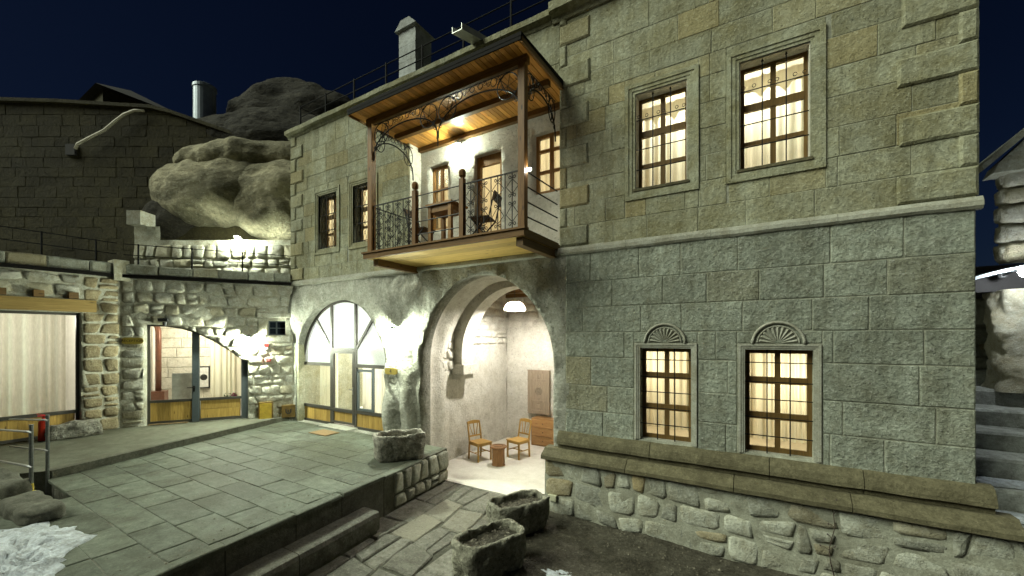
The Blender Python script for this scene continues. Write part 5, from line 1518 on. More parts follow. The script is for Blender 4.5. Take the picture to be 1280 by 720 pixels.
for j in range(ROWS + 1):
    z = 2.25 + (3.96 - 2.25) * j / ROWS
    for i in range(n):
        an = 2 * math.pi * i / n; c_, s_ = math.cos(an), math.sin(an); k_ = (abs(c_) ** 5 + abs(s_) ** 5) ** -.2
        q = V((px0 + .45 + .42 * c_ * k_, 3.4 + .38 * s_ * k_, z)); d = noise.fractal(q * 2.6, .8, 2.1, 6) * .09
        m.v.append(q + V((c_, s_, 0)) * d)
m.f = [(j * n + i, j * n + (i + 1) % n, (j + 1) * n + (i + 1) % n, (j + 1) * n + i) for j in range(ROWS) for i in range(n)] + [tuple(ROWS * n + i for i in range(n))]
tag(m.build('stone_pillar', 'rubble_pale', None, smooth=True), 'rough pale stone pillar at the head of the outdoor steps', 'pillar')
LBF = Frame((0, 4.9, 0), (1, 0, 0)); bw2 = thing('back_wall', (3.6, 4.95, 2.4), 'dim rubble wall closing the top of the outdoor steps', 'wall')
bk = MB().box((2.22, 4.9, 2.2), (7, 5.2, 3.95)).build('core', 'mortar', bw2)
for c in rubble_cells(2.25, 5.2, 2.5, 3.95, (.26, .4), (.3, .6), r, .05): rubble_stone(LBF, c, 'rubble_stone', 'rubble', bk, .07, r, .014)
# ================================================================== LAMPS
def wall_lamp(fr, u, z, label, mat='led', br=.055, arm=.15, cap=True, capr=.12):
    base = fr.p(u, z, 0)
    t = thing('wall_lamp', base, label, 'lamp', 'lit outdoor wall lamps')
    m = MB(); m.lathe(fr.p(u, z, -.03), [(.055, 0), (.055, .045), (.03, .06)], 12, fr.N); m.build('backplate', 'black', t)
    m = MB(); m.tube([fr.p(u, z, .02), fr.p(u, z + .02, arm * .6), fr.p(u, z + .06, arm)], .012, 6); m.build('arm', 'black', t)
    if cap:
        m = MB(); m.lathe(fr.p(u, z + .055, arm), [(capr, 0), (capr * .9, .02), (.03, .05), (.012, .075)], 16); m.build('cap', 'black', t)
    m = MB(); m.lathe(fr.p(u, z + .045, arm), [(.02, 0), (br, -.03), (br * 1.05, -.07), (br * .7, -.12), (.004, -.14)], 10); m.build('bulb', mat, t, smooth=True)
    return t
p = H(311, 424, .15); wall_lamp(REC, p[0], p[1], 'glaring wall lamp between the reception entrance and the small barred window', 'led', .06, .15)
p = FAC.hit(491, 414, .14); wall_lamp(FAC, p[0], p[1], 'bright wall lamp on the eroded rock between the two arches', 'led', .055, .16)
p = REC2.hit(573, 184, .12); wall_lamp(REC2, p[0], p[1], 'bright wall lamp beside the balcony door', 'led_soft', .05, .14, capr=.09)
p = UWF.hit(297, 298, .2); wall_lamp(UWF, p[0], p[1], 'bright wall lamp under the rock overhang', 'led_rock', .055, .22)
p = HF.hit(1279, 338, .62); wall_lamp(HF, p[0], p[1], 'bluish wall lamp at the edge of the neighbour canopy', 'led_blue', .05, .62, cap=False)
q = at_y(669, 211, -1.08)
t = thing('post_lamp', (PX1 + .03, PY + .06, q.z), 'tiny bright lamp on the back of the right balcony post', 'lamp')
m = MB(); m.box((PX1 - .0, PY + .055, q.z - .03), (PX1 + .05, PY + .09, q.z + .03)); m.build('holder', 'black', t)
m = MB(); m.lathe((PX1 + .075, PY + .10, q.z - .02), [(.005, 0), (.025, .012), (.025, .035), (.005, .05)], 8); m.build('bulb', 'led_small', t, smooth=True)
# pendant in the archway
pp = V((-5.40, 2.02, 3.86))
t = thing('pendant_lamp', pp, 'white glass dome pendant lamp hanging in the archway', 'lamp')
m = MB(); m.tube([(pp.x, pp.y, pp.z + .28), (pp.x, pp.y, 4.63)], .008, 6); m.build('cord', 'black', t)
m = MB(); m.lathe((pp.x, pp.y, pp.z + .20), [(.16, 0), (.10, .055), (.03, .075), (.03, .12)], 20); m.build('gallery', 'lampwhite', t, smooth=True)
m = MB(); n = 28; pr = [(.265, 0), (.27, .05), (.25, .11), (.21, .165), (.15, .205)]
for rr_, h in pr: m.v += [V((pp.x + rr_ * math.cos(2 * math.pi * i / n), pp.y + rr_ * math.sin(2 * math.pi * i / n), pp.z + h)) for i in range(n)]
m.f = [(j * n + i, j * n + (i + 1) % n, (j + 1) * n + (i + 1) % n, (j + 1) * n + i) for j in range(len(pr) - 1) for i in range(n)]
m.build('lamp_shade', 'shade_glow', t, smooth=True)
m = MB(); m.lathe((pp.x, pp.y, pp.z - .01), [(.01, 0), (.06, .03), (.075, .08), (.05, .14), (.02, .18)], 12); m.build('bulb', 'warmbulb', t, smooth=True)

# ================================================================== FURNITURE
def make_chair(label, group):
    t = thing('chair', (0, 0, 0), label, 'chair', group); W = .40; D = .40
    def cu(nm, *bars, mat='chairwood'):
        m = MB()
        for b in bars: m.bar(*b)
        return m.build(nm, mat, t)
    for sx in (-1, 1):
        cu('leg', ((sx * W / 2, -D / 2, 0), (sx * W / 2, -D / 2, .45), .036))
        cu('back_leg', ((sx * W / 2 * .95, D / 2 + .03, 0), (sx * W / 2 * .95, D / 2, .45), .034), ((sx * W / 2 * .95, D / 2, .44), (sx * W / 2 * .93, D / 2 + .09, .93), .032))
        cu('stretcher', ((sx * W / 2, -D / 2, .2), (sx * W / 2 * .95, D / 2 + .01, .2), .02))
    cu('stretcher', ((-W / 2, -.02, .2), (W / 2, -.02, .2), .018))
    cu('apron', ((-W / 2, -D / 2, .42), (W / 2, -D / 2, .42), .022, .06), ((-W / 2, D / 2, .42), (W / 2, D / 2, .42), .022, .06), ((-W / 2, -D / 2, .42), (-W / 2, D / 2, .42), .022, .06), ((W / 2, -D / 2, .42), (W / 2, D / 2, .42), .022, .06))
    m = MB(); m.hexa([(-W / 2 - .03, -D / 2 - .035, .452), (W / 2 + .03, -D / 2 - .035, .452), (W / 2 + .005, D / 2 + .02, .452), (-W / 2 - .005, D / 2 + .02, .452), (-W / 2 - .022, -D / 2 - .03, .472), (W / 2 + .022, -D / 2 - .03, .472), (W / 2, D / 2 + .015, .472), (-W / 2, D / 2 + .015, .472)]); m.build('seat', 'chairwood', t)
    m = MB(); n = 8
    for i in range(n + 1):
        f = i / n; x = (f - .5) * W; h = .035 + .022 * math.sin(math.pi * f)
        m.v += [V((x, D / 2 + .085 + .02 * math.sin(math.pi * f), .90 - .02)), V((x, D / 2 + .107 + .02 * math.sin(math.pi * f), .88)), V((x, D / 2 + .115 + .02 * math.sin(math.pi * f), .91 + h)), V((x, D / 2 + .093 + .02 * math.sin(math.pi * f), .91 + h))]
    m.f = [(i * 4 + j, i * 4 + (j + 1) % 4, i * 4 + 4 + (j + 1) % 4, i * 4 + 4 + j) for i in range(n) for j in range(4)] + [(0, 1, 2, 3), (n * 4, n * 4 + 1, n * 4 + 2, n * 4 + 3)]
    m.build('top_rail', 'chairwood', t)
    cu('lower_rail', ((-W / 2 * .94, D / 2 + .028, .58), (W / 2 * .94, D / 2 + .028, .58), .02, .04))
    for x0, x1 in ((-.05, -.14), (0, 0), (.05, .14)): cu('slat', ((x0, D / 2 + .03, .58), (x1, D / 2 + .10, .90), .022, .012))
    return t
c1 = make_chair('yellow wooden chair in the archway beside the plaster wall', None)
q = at_z(600, 574, 0.006); c1.location = (q.x + .0, q.y, .006); c1.rotation_euler = (0, 0, R(-25 + 90 + 0))
q = at_z(648, 571, 0.006); c2 = dup(c1, (q.x, q.y, .006), R(-12), 'yellow wooden chair in the archway on the chest side of the stump stool')
c1.rotation_euler = (0, 0, R(72)); 
# chairs glimpsed behind the wide curtained window
for k, (yy, xx, lab) in enumerate(((-4.45, -15.2, 'dim chair behind the lace curtain at the open end of the wide window'), (-4.9, -15.35, 'dim chair behind the lace curtain, middle of three inside the wide window'), (-5.35, -15.2, 'dim chair behind the lace curtain in front of the inner frame post'))):
    dup(c1, (xx, yy, ZPL + .007), R(90 + 20 * k), lab)
q = at_z(623, 581, 0.006)
st = thing('stump_stool', (q.x, q.y, .006), 'brown wooden drum stool standing between the two archway chairs', 'stool')
m = MB(); n = 16
for z, rr_ in ((.006, .165), (.05, .15), (.40, .15), (.44, .17)):
    for i in range(n): k = rr_ * (1 + (.06 if i % 2 else 0)); m.v.append(V((q.x + k * math.cos(2 * math.pi * i / n), q.y + k * math.sin(2 * math.pi * i / n), z)))
m.f = [(j * n + i, j * n + (i + 1) % n, (j + 1) * n + (i + 1) % n, (j + 1) * n + i) for j in range(3) for i in range(n)] + [tuple(range(n)), tuple(3 * n + i for i in range(n))]
m.build('drum', 'stumpwood', st)
m = MB(); m.lathe((q.x, q.y, .44), [(.2, 0), (.215, .012), (.215, .03), (.2, .042)], 24); tp_ = m.build('top', 'stumpwood', st)
m = MB(); m.tube(circle(V((q.x, q.y, .484)), X_, Y_, .12, .12, 20), .006, 4, True); m.build('ring', 'darkchair', tp_)
# chest of drawers and carved door panel at the back wall
a, b = at_y(664, 552, 3.55), at_y(690, 552, 3.55)
cx0, cx1 = a.x, a.x + .78
cd_ = thing('drawer_chest', ((cx0 + cx1) / 2, 3.72, .006), 'small chest of three warm wooden drawers against the archway back wall', 'chest')
m = MB(); m.box((cx0, 3.56, .006), (cx1, 3.92, .80)); m.build('carcass', 'chestwood', cd_)
for k in range(3):
    z = .04 + .25 * k; m = MB(); m.box((cx0 + .03, 3.535, z + .006), (cx1 - .03, 3.56, z + .24)); dw = m.build('drawer', 'chestwood', cd_)
    m = MB(); m.lathe(((cx0 + cx1) / 2, 3.52, z + .12), [(.012, .015), (.016, .0), (.006, -.01)], 8, (0, 1, 0)); m.build('knob', 'darkchair', dw)
a, b = at_y(660, 462, 3.86), at_y(687, 519, 3.86)
dp = thing('carved_panel', ((a.x + b.x) / 2, 3.88, b.z), 'grey-brown carved wooden door panel hung above the drawer chest', 'panel')
m = MB(); m.box((a.x, 3.86, b.z), (b.x, 3.92, a.z)); m.build('board', 'oldpanel', dp)
m = MB(); w_, h_ = b.x - a.x, a.z - b.z
for (x0, x1, z0, z1) in ((0, .16, 0, 1), (.84, 1, 0, 1), (.16, .84, 0, .08), (.16, .84, .92, 1), (.16, .84, .26, .31), (.16, .84, .74, .79)): m.box((a.x + w_ * x0, 3.838, b.z + h_ * z0), (a.x + w_ * x1 - .002, 3.862, b.z + h_ * z1))
m.build('raised_frame', 'oldpanel', dp)
for zc, rr_ in ((.52, .13), (.40, .07), (.64, .07)):
    m = MB(); m.lathe((a.x + w_ * .5, 3.864, b.z + h_ * zc), [(rr_, 0), (rr_ * .8, .02), (rr_ * .35, .012), (.01, .03)], 12, (0, -1, 0)); m.build('rosette', 'oldpanel', dp)
for zc in (.17, .85):
    m = MB(); m.lathe((a.x + w_ * .5, 3.864, b.z + h_ * zc), [(.09, 0), (.07, .02), (.01, .022)], 4, (0, -1, 0)); m.build('diamond', 'oldpanel', dp)
# balcony furniture
tq = V((-5.22, -.86, BZ))
tb = thing('balcony_table', tq, 'small plain wooden table on the balcony', 'table')
m = MB(); m.box((tq.x - .32, tq.y - .26, BZ + .76), (tq.x + .32, tq.y + .26, BZ + .80)); m.build('table_top', 'doorwood', tb)
m = MB(); m.box((tq.x - .27, tq.y - .21, BZ + .64), (tq.x + .27, tq.y + .21, BZ + .758)); m.build('apron', 'doorwood', tb)
for sx in (-1, 1):
    for sy in (-1, 1):
        m = MB(); m.box((tq.x + sx * .25 - .035, tq.y + sy * .19 - .035, BZ - .01), (tq.x + sx * .25 + .035, tq.y + sy * .19 + .035, BZ + .758)); m.build('leg', 'doorwood', tb)
def folding(label):
    t = thing('folding_chair', (0, 0, 0), label, 'chair')
    m = MB()
    for i in range(5): m.box((-.19 + .078 * i, -.2, .43), (-.19 + .078 * i + .066, .2, .45))
    m.build('seat', 'darkchair', t)
    for sy in (-.19, .19):
        MB().bar((-.24, sy, 0), (.20, sy, .43), .022).build('leg', 'iron', t)
        MB().bar((.22, sy * .92, 0), (-.16, sy * .92, .43), .022).build('leg', 'iron', t)
        MB().bar((.20, sy, .43), (.30, sy, .86), .02).build('back_stile', 'iron', t)
    m = MB(); m.hexa([(.272, -.21, .72), (.29, -.21, .72), (.29, .21, .72), (.272, .21, .72), (.305, -.21, .88), (.325, -.21, .88), (.325, .21, .88), (.305, .21, .88)]); m.build('backrest', 'darkchair', t)
    MB().bar((-.1, -.19, .12), (-.1, .19, .12), .014).build('stretcher', 'iron', t)
    return t
f1 = folding('dark folding chair on the balcony in front of the glazed door'); f1.location = (-4.42, -.80, BZ - .008); f1.rotation_euler = (0, 0, R(15))
f2 = dup(f1, (-5.92, -.80, BZ - .008), R(185), 'dark folding chair on the balcony in front of the small window')

# ================================================================== STONE TROUGHS
def trough(c, L, W, Hh, rz, label, seed, soil=True, mat='trough', pw=4.0):
    t = thing('stone_trough', c, label, 'trough')
    m = MB(); n = 56; ca, sa = math.cos(rz), math.sin(rz)
    prof = [(.80, 0), (.9, .06), (.96, .3), (1.0, .6), (1.01, .85), (.99, .97), (.95, 1.0), (.83, 1.0), (.78, .96), (.74, .8), (.70, .62), (.3, .6)]
    prof2 = []
    for i in range(len(prof) - 1):
        a, b = prof[i], prof[i + 1]; prof2 += [a, ((a[0] + b[0]) / 2, (a[1] + b[1]) / 2)]
    prof2.append(prof[-1])
    for (k, h) in prof2:
        for i in range(n):
            an = 2 * math.pi * i / n; cc_, ss = math.cos(an), math.sin(an); q = (abs(cc_) ** pw + abs(ss) ** pw) ** (-1 / pw)
            ins = 1 - k; x = cc_ * q * (L / 2 - ins * W * .55); y = ss * q * (W / 2 - ins * W * .55)
            P = V((x, y, h * Hh)); d = noise.fractal(P * 5.5 + V((seed * 7, 0, 0)), .9, 2.1, 5) * .042
            d += -.10 * max(0, noise.noise(P * 9 + V((seed, 3, 0))) - .28)
            x += cc_ * d; y += ss * d; z = P.z + (noise.fractal(V((x * 5, y * 5, seed)), .9, 2, 3) * .03 if h > .8 else 0)
            m.v.append(V((c[0] + x * ca - y * sa, c[1] + x * sa + y * ca, c[2] + max(z, -.02))))
    R_ = len(prof2)
    m.f = [(j * n + i, j * n + (i + 1) % n, (j + 1) * n + (i + 1) % n, (j + 1) * n + i) for j in range(R_ - 1) for i in range(n)] + [tuple(range(n)), tuple((R_ - 1) * n + i for i in range(n))]
    m.build('basin', mat, t, smooth=True)
    if soil:
        m = MB(); g = 18
        for j in range(g + 1):
            for i in range(g + 1):
                x = (i / g - .5) * 2; y = (j / g - .5) * 2; x *= (L / 2 - W * .13); y *= (W / 2 - W * .13)
                z = Hh * .80 + .035 * noise.fractal(V((x * 7, y * 7, seed)), 1, 2, 4)
                m.v.append(V((c[0] + x * ca - y * sa, c[1] + x * sa + y * ca, c[2] + z)))
        m.f = [(j * (g + 1) + i, j * (g + 1) + i + 1, (j + 1) * (g + 1) + i + 1, (j + 1) * (g + 1) + i) for j in range(g) for i in range(g)]
        m.build('soil', 'soil', t, smooth=True)
        m = MB(); r = random.Random(seed)
        for k in range(70):                                   # dead leaves and crumbs
            x = r.uniform(-1, 1) * (L / 2 - W * .2); y = r.uniform(-1, 1) * (W / 2 - W * .2); X = c[0] + x * ca - y * sa; Y = c[1] + x * sa + y * ca; z = c[2] + Hh * .83 + r.uniform(-.01, .03); s = r.uniform(.012, .03)
            a = r.uniform(0, 6.3); e1 = V((math.cos(a), math.sin(a), r.uniform(-.4, .4))) * s; e2 = V((-math.sin(a), math.cos(a), r.uniform(-.4, .4))) * s * .6
            m.add([V((X, Y, z)) - e1, V((X, Y, z)) + e2, V((X, Y, z)) + e1, V((X, Y, z + .004)) - e2], [(0, 1, 2), (0, 2, 3)])
        tag(m.build('litter', 'gravel', t, fix=False), kind='stuff')
    return t
q = at_z(612, 712, 0.0); trough((q.x - .02, q.y + .04, -.02), 1.02, .58, .50, R(68), 'weathered stone trough filled with soil, lower of the pair on the flagstone path', 3, mat='trough_dark')
q = at_z(655, 662, 0.0); trough((q.x - .12, q.y + .02, -.02), 1.02, .60, .50, R(62), 'weathered stone trough filled with soil, nearer the archway mouth', 5, mat='trough_dark')
q = at_z(494, 574, ZTER); trough((q.x, q.y + .12, ZTER - .01), 1.0, .60, .52, R(52), 'pitted pale stone trough on the terrace edge by the rock wall', 9, False)
# long rough stone by the wide window
def rough_stone(c, L, W, Hh, rz, name, label, cat, mat, seed, amp=.05, sub=4, flat=.6):
    bm = bmesh.new(); bmesh.ops.create_icosphere(bm, subdivisions=sub, radius=1); m = MB(); ca, sa = math.cos(rz), math.sin(rz)
    for v in bm.verts:
        p = v.co; k = (abs(p.x) ** 6 + abs(p.y) ** 6 + abs(p.z) ** 6) ** (-1 / 6)
        q = V((p.x * k * L / 2, p.y * k * W / 2, p.z * k * Hh / 2)); d = noise.fractal(q * 4 + V((seed, 0, 0)), .9, 2.1, 4) * amp
        q += p * d; m.v.append(V((c[0] + q.x * ca - q.y * sa, c[1] + q.x * sa + q.y * ca, c[2] + max(0, q.z + Hh / 2))))
    m.f = [tuple(v.index for v in f.verts) for f in bm.faces]; bm.free()
    o = m.build(name, mat, None, smooth=True, fix=False); return tag(o, label, cat)
rough_stone((-13.72, -4.16, ZPL - .01), .86, .36, .36, R(84), 'stone_block', 'long rough grey stone lying under the wide curtained window', 'stone', 'trough', 2, .06)
rough_stone((-8.7, -5.62, ZTER - .02), 1.15, .42, .20, R(4), 'stone_block', 'flat-topped worn block beside the handrail foot on the terrace', 'stone', 'kerb', 4, .04)
rough_stone((-10.1, -5.85, ZTER - .1), 1.5, .62, .42, R(8), 'stone_block', 'mossy dark boulder block behind the flat worn block by the handrail', 'stone', 'kerb', 6, .10)
# fire extinguisher
e = V((-13.85, -4.62, ZPL + .002)); fx = thing('fire_extinguisher', e, 'red fire extinguisher standing under the wide curtained window', 'extinguisher')
m = MB(); m.lathe(e, [(.078, 0), (.085, .02), (.085, .40), (.075, .45), (.035, .49), (.028, .52)], 20); m.build('cylinder', 'red', fx, smooth=True)
m = MB(); m.lathe(e, [(.022, .515), (.022, .56)], 10); m.box((e.x - .02, e.y - .09, e.z + .555), (e.x + .02, e.y + .03, e.z + .575)); m.bar((e.x, e.y - .1, e.z + .62), (e.x, e.y + .02, e.z + .575), .03, .012); m.build('valve', 'redplastic', fx)
m = MB(); m.tube([(e.x + .02, e.y, e.z + .54), (e.x + .1, e.y + .05, e.z + .5), (e.x + .11, e.y + .06, e.z + .3), (e.x + .09, e.y + .05, e.z + .18)], .013, 8); m.build('hose', 'black', fx)
# handrail by the sunken steps
hr = thing('handrail', (-9.55, -5.47, ZTER), 'steel handrail with two posts and four descending rails by the sunken steps', 'railing')
for k, (x, y, zb_) in enumerate(((-9.45, -5.50, .80), (-10.55, -5.14, .60))):
    m = MB(); m.tube([(x, y, zb_ - .15), (x, y, 1.84 if k == 0 else 1.82)], .026, 10); m.build('post', 'steel', hr)
    for z, dz in ((1.74, .22), (1.22, .24)):
        m = MB(); m.tube([(x + .12, y - .01, z - .01), (x, y - .035, z), (x - 2.3, y - .10, z - dz)], .017, 8); m.build('rail', 'steel', hr)
m = MB(); m.tube([(-9.45, -5.5, .80), (-9.45, -5.5, .95)], .028, 10); m.box((-9.53, -5.56, .80), (-9.37, -5.44, .815)); m.build('yellow_foot', 'yellowpaint', hr)
# door mats
def doormat(c, L, W, z, rz, label):
    m = MB(); ca, sa = math.cos(rz), math.sin(rz); n = 8
    for j in range(2):
        for (x, y) in ((-L / 2, -W / 2), (L / 2, -W / 2), (L / 2, W / 2), (-L / 2, W / 2)): m.v.append(V((c.x + x * ca - y * sa, c.y + x * sa + y * ca, z + .014 * j)))
    m.f = [(0, 1, 2, 3), (4, 5, 6, 7), (0, 1, 5, 4), (1, 2, 6, 5), (2, 3, 7, 6), (3, 0, 4, 7)]
    o = m.build('door_mat', 'mat', None); tag(o, label, 'mat')
    m = MB(); k = .88
    m.add([(c.x + x * ca - y * sa, c.y + x * sa + y * ca, z + .0165) for (x, y) in ((-L / 2 * k, -W / 2 * k), (L / 2 * k, -W / 2 * k), (L / 2 * k, W / 2 * k), (-L / 2 * k, W / 2 * k))], [(0, 1, 2, 3)])
    m.build('pile', 'mat', o)
doormat(at_z(213, 528.5, ZPL), .85, .42, ZPL + .003, math.atan2(REC.U.y, REC.U.x), 'brown door mat before the glass reception entrance')
doormat(at_z(405, 541.5, ZTER), .68, .42, ZTER + .008, 0, 'brown door mat before the arched glazed door')
# signs, boxes, small fittings on the walls
def text(fr, s, u, z, o, size, mat, par, name='lettering'):
    cu = bpy.data.curves.new('lettering', 'FONT'); cu.body = s; cu.size = size; cu.align_x = 'CENTER'; cu.align_y = 'CENTER'; cu.extrude = .001
    ob = bpy.data.objects.new('lettering_tmp', cu); col.objects.link(ob)
    dg = bpy.context.evaluated_depsgraph_get(); me = bpy.data.meshes.new_from_object(ob.evaluated_get(dg)); bpy.data.objects.remove(ob)
    mt = Matrix((fr.U, V((0, 0, 1)), fr.N)).transposed().to_4x4(); me.transform(mt); me.materials.clear(); me.materials.append(MATS[mat])
    return link(name, me, par, fr.p(u, z, o))
def plate(fr, a, b, o, label, txt, size, name='wall_sign'):
    t = thing(name, fr.p((a[0] + b[0]) / 2, b[1], o), label, 'sign')
    m = MB(); n = 20; cx, cz, hx_, hz_2 = (a[0] + b[0]) / 2, (a[1] + b[1]) / 2, (b[0] - a[0]) / 2, (a[1] - b[1]) / 2
    P = []
    for i in range(n):
        an = 2 * math.pi * i / n; c_, s_ = math.cos(an), math.sin(an); k = (abs(c_) ** 6 + abs(s_) ** 6) ** (-1 / 6); P.append((cx + hx_ * c_ * k, cz + hz_2 * s_ * k))
    m.add([fr.p(p[0], p[1], o - .03) for p in P] + [fr.p(p[0], p[1], o) for p in P], [tuple(range(n)), tuple(range(n, 2 * n))] + [(i, (i + 1) % n, n + (i + 1) % n, n + i) for i in range(n)])
    m.build('plate', 'yellowsign', t); text(fr, txt, cx, cz, o + .002, size, 'signtext', t)
plate(REC, H(152, 422, .1), H(178.5, 430, .1), .085, 'yellow wooden sign plate reading RECEPTION beside the glass entrance', 'RECEPTION', .085)
plate(FAC, FAC.hit(482, 459.5, .1), FAC.hit(497, 468.5, .1), .13, 'yellow number plate reading 4 under the wall lamp by the arched door', '4', .14)
a, b = H(323, 503.5, .16), H(341, 524, .16)
bx = thing('meter_box', REC.p((a[0] + b[0]) / 2, b[1], .1), 'yellow square hatch box low on the rubble wall by the reception entrance', 'box')
m = MB(); m.fbox(REC, a[0], b[0], b[1], a[1], -.02, .15); m.build('case', 'brownbox', bx)
m = MB(); m.fbox(REC, a[0] + .03, b[0] - .03, b[1] + .03, a[1] - .03, .15, .165); m.build('hatch', 'yellowbox', bx)
a, b = H(352, 507, .14), H(369, 521, .14)
bx = thing('wall_plaque', REC.p((a[0] + b[0]) / 2, b[1], .1), 'brown plaque with a dark U-shaped emblem in the corner by the arched door', 'plaque')
m = MB(); m.fbox(REC, a[0], b[0], b[1], a[1], -.02, .14); m.build('board', 'brownbox', bx)
m = MB(); cx, cz = (a[0] + b[0]) / 2, (a[1] + b[1]) / 2
m.tube([REC.p(cx - .06, cz + .07, .145), REC.p(cx - .06, cz - .02, .145), REC.p(cx - .03, cz - .06, .145), REC.p(cx + .03, cz - .06, .145), REC.p(cx + .06, cz - .02, .145), REC.p(cx + .06, cz + .07, .145)], .016, 6); m.tube([REC.p(cx, cz + .05, .145), REC.p(cx, cz - .03, .145)], .012, 6); m.build('emblem', 'black', bx)
for px, py, lab in ((332.5, 431.5, 'small red alarm sounder right of the glaring wall lamp'), (335.5, 450, 'small red call point with white bar below the alarm sounder')):
    p = H(px, py, .1); t = thing('alarm_unit', REC.p(p[0], p[1] - .06, .05), lab, 'alarm')
    m = MB(); m.fbox(REC, p[0] - .055, p[0] + .055, p[1] - .045, p[1] + .045, -.02, .11); m.build('case', 'redplastic', t)
    if py > 440:
        m = MB(); m.fbox(REC, p[0] - .035, p[0] + .035, p[1] - .006, p[1] + .012, .11, .114); m.build('bar', 'white', t)
p = H(205, 401, .12); t = thing('security_camera', REC.p(p[0], p[1], .0), 'small black camera on a bracket above the glass entrance', 'camera')
m = MB(); m.tube([REC.p(p[0], p[1] + .05, -.02), REC.p(p[0], p[1] + .06, .15), REC.p(p[0], p[1] + .0, .2)], .016, 6); m.build('bracket', 'black', t)
m = MB(); m.fbox(REC, p[0] - .10, p[0] + .1, p[1] - .02, p[1] + .06, .12, .24); m.lathe(REC.p(p[0] + .03, p[1] - .03, .18), [(.045, 0), (.04, -.1), (.02, -.12)], 10); m.build('housing', 'black', t)
# inside the reception
a = H(198, 420, -1.9); t = thing('flue_pipe', REC.p(a[0], ZPL, -1.9), 'brown flue pipe with an elbow inside the reception', 'pipe')
m = MB(); m.tube([REC.p(a[0], 1.5, -1.9), REC.p(a[0], 3.35, -1.9), REC.p(a[0] - .03, 3.5, -1.9), REC.p(a[0] - .12, 3.58, -1.9), REC.p(a[0] - .5, 3.6, -1.9)], .075, 12); m.build('flue', 'pipe', t, smooth=True)
m = MB(); m.fbox(REC, a[0] - .24, a[0] + .2, ZPL + .1, 1.55, -2.05, -1.7); st2 = m.build('stove', 'pipe', t)
for q in (-.2, .16):
    m = MB(); m.fbox(REC, a[0] + q - .02, a[0] + q + .02, ZPL + .003, ZPL + .1, -1.9, -1.86); m.build('leg', 'black', st2)
a, b = H(214, 467, -1.2), H(237, 502, -1.2); t = thing('notice_board', REC.p((a[0] + b[0]) / 2, ZPL + .01, -1.2), 'grey leaning board inside the reception', 'board')
m = MB(); m.fbox(REC, a[0], b[0] + .08, b[1] - .35, a[1], -1.3, -1.26); m.build('panel', 'board', t); m = MB(); m.fbox(REC, a[0] + .1, a[0] + .16, ZPL + .006, b[1] - .3, -1.33, -1.29); m.build('leg', 'black', t)
a, b = H(247, 459, -1.9), H(258, 487, -1.9); t = thing('framed_picture', REC.p((a[0] + b[0]) / 2, b[1], -2.2), 'framed print with a dark disc on the reception wall', 'picture')
m = MB(); m.fbox(REC, a[0] - .1, b[0], b[1], a[1], -2.46, -2.34); m.build('frame', 'black', t); m = MB(); m.fbox(REC, a[0] - .06, b[0] - .04, b[1] + .04, a[1] - .04, -2.34, -2.335); pr_ = m.build('print', 'paper', t)
m = MB(); m.lathe(REC.p((a[0] + b[0]) / 2 - .05, (a[1] + b[1]) / 2, -2.335), [(.1, 0), (.1, .003)], 16, REC.N); m.build('disc', 'black', pr_)
sh = MB(); a, b = H(248, 499, -.34), H(300, 499, -.34); zt2 = a[1] - .04
sh.fbox(REC, a[0], b[0] - .02, ZPL + .01, zt2, -.62, -.30); tag(sh.build('display_bench', 'white', None), 'pale bench behind the right entrance pane', 'bench')
a, b = H(262, 492, -.4), H(281, 499, -.4); t = thing('wooden_tray', REC.p((a[0] + b[0]) / 2, zt2, -.42), 'wooden tray on the pale bench inside the entrance', 'tray')
m = MB(); m.fbox(REC, a[0], b[0], zt2, zt2 + .02, -.5, -.34); m.build('base', 'chairwood', t)
for o_ in (-.5, -.35): MB().fbox(REC, a[0], b[0], zt2 + .02, zt2 + .07, o_, o_ + .012).build('rim', 'chairwood', t)
p = H(290, 496, -.38); t = thing('flower_pot', REC.p(p[0], zt2, -.4), 'pink flowers with green leaves on the pale bench', 'flowers'); r = random.Random(70)
m = MB(); m.lathe(REC.p(p[0], zt2, -.4), [(.04, 0), (.055, .07)], 12); m.build('pot', 'brownbox', t)
m = MB()
for k in range(60):
    d = V((r.uniform(-.2, .12), r.uniform(-.07, .07), r.uniform(.03, .16))); q = REC.p(p[0] + d.x, zt2 + d.z, -.4 + d.y); s = r.uniform(.02, .035); e1 = V((r.uniform(-1, 1), r.uniform(-1, 1), r.uniform(-.5, 1))).normalized() * s; e2 = e1.orthogonal().normalized() * s * .5
    m.add([q - e1, q + e2, q + e1, q - e2], [(0, 1, 2, 3)])
m.build('leaves', 'leaf', t, fix=False)
m = MB()
for k in range(40):
    q = REC.p(p[0] + r.gauss(.05, .035), zt2 + .10 + r.gauss(0, .03), -.36 + r.gauss(0, .02)); s = .022; e1 = V((r.uniform(-1, 1), r.uniform(-1, 1), r.uniform(-1, 1))).normalized() * s; e2 = e1.orthogonal().normalized() * s
    m.add([q - e1, q + e2, q + e1, q - e2], [(0, 1, 2, 3)])
m.build('blossom', 'pink', t, fix=False)
# armchair behind the arched door
ac = thing('armchair', (-9.7, 1.0, .725), 'pale tub armchair behind the arched glass door', 'armchair')
m = MB(); m.box((-9.95, .75, .85), (-9.4, 1.3, 1.15)); m.build('seat', 'lampwhite', ac)
m = MB(); m.hexa([(-9.45, .7, .8), (-9.33, .7, .8), (-9.33, 1.35, .8), (-9.45, 1.35, .8), (-9.40, .7, 1.75), (-9.30, .7, 1.75), (-9.30, 1.35, 1.75), (-9.40, 1.35, 1.75)]); m.build('backrest', 'lampwhite', ac)
for x_ in (-9.9, -9.45):
    for y_ in (.8, 1.22): MB().box((x_, y_, .726), (x_ + .05, y_ + .05, .86)).build('leg', 'darkchair', ac)
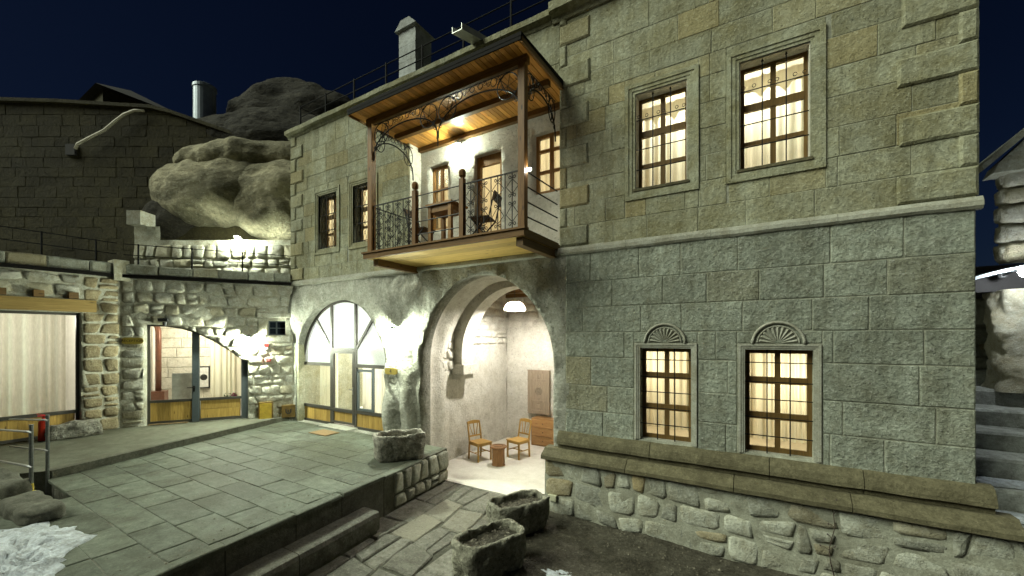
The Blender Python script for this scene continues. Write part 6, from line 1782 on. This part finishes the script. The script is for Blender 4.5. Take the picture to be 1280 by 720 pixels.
# bare berry twigs in the soil bed
def twig(px, py, topy, lab, seed):
    g = at_z(px, py, -.12); r = random.Random(seed); hgt = (CAM - g).length * (py - topy) / FPX * .95
    t = thing('dry_plant', g, lab, 'plant', 'dry stalks in the soil bed'); m = MB(); bm_ = MB(); pts_ = [g + V((.03 * math.sin(k * 1.3 + seed), .02 * math.cos(k * 1.9), hgt * k / 7)) for k in range(8)]
    m.tube(pts_, [.008 - .0006 * k for k in range(8)], 5)
    for k in (3, 4, 5, 6, 7):
        for s in (-1, 1):
            if r.random() < .75:
                e = pts_[k] + V((s * r.uniform(.04, .1), r.uniform(-.03, .03), r.uniform(.02, .07))); m.tube([pts_[k], (pts_[k] + e) / 2 + V((0, 0, .01)), e], .003, 4); bm_.lathe(e, [(.002, -.012), (.012, 0), (.002, .012)], 6)
    bm_.lathe(pts_[-1], [(.002, -.014), (.014, 0), (.002, .016)], 6)
    m.build('stem', 'twig', t); bm_.build('berry', 'berry', t)
twig(1040, 735, 655, 'taller bare stalk with dark seed heads by the rubble base', 1)
twig(1063, 735, 672, 'shorter forked stalk with dark seed heads by the rubble base', 4)
# crumbs and blown leaves on terrace, platform and path
m = MB(); r = random.Random(99)
for k in range(520):
    y = r.uniform(-6.6, -.3)
    if r.random() < .65: x, z = r.uniform(-10.2, edge_x(y) - .1), ZTER + .008
    else: x, z = r.uniform(edge_x(y) + .45, -3.5), .012
    if r.random() < .35 and z > .5: x = edge_x(y) - r.uniform(.05, .5)
    s = r.uniform(.006, .022); a = r.uniform(0, 6.28); e1 = V((math.cos(a), math.sin(a), r.uniform(-.2, .3))) * s; e2 = V((-math.sin(a), math.cos(a), r.uniform(-.2, .3))) * s * r.uniform(.4, .9); c = V((x, y, z + s * .25))
    m.add([c - e1, c + e2, c + e1, c - e2, c + V((0, 0, s * .35))], [(0, 1, 4), (1, 2, 4), (2, 3, 4), (3, 0, 4), (3, 2, 1, 0)])
tag(m.build('ground_litter', 'gravel', None, fix=False), 'scattered crumbs and dry leaf bits on terrace slabs and flagstones', 'litter', kind='stuff')
print('objects', len(bpy.data.objects), 'tris', sum(len(o.data.polygons) for o in bpy.data.objects if o.type == 'MESH'))
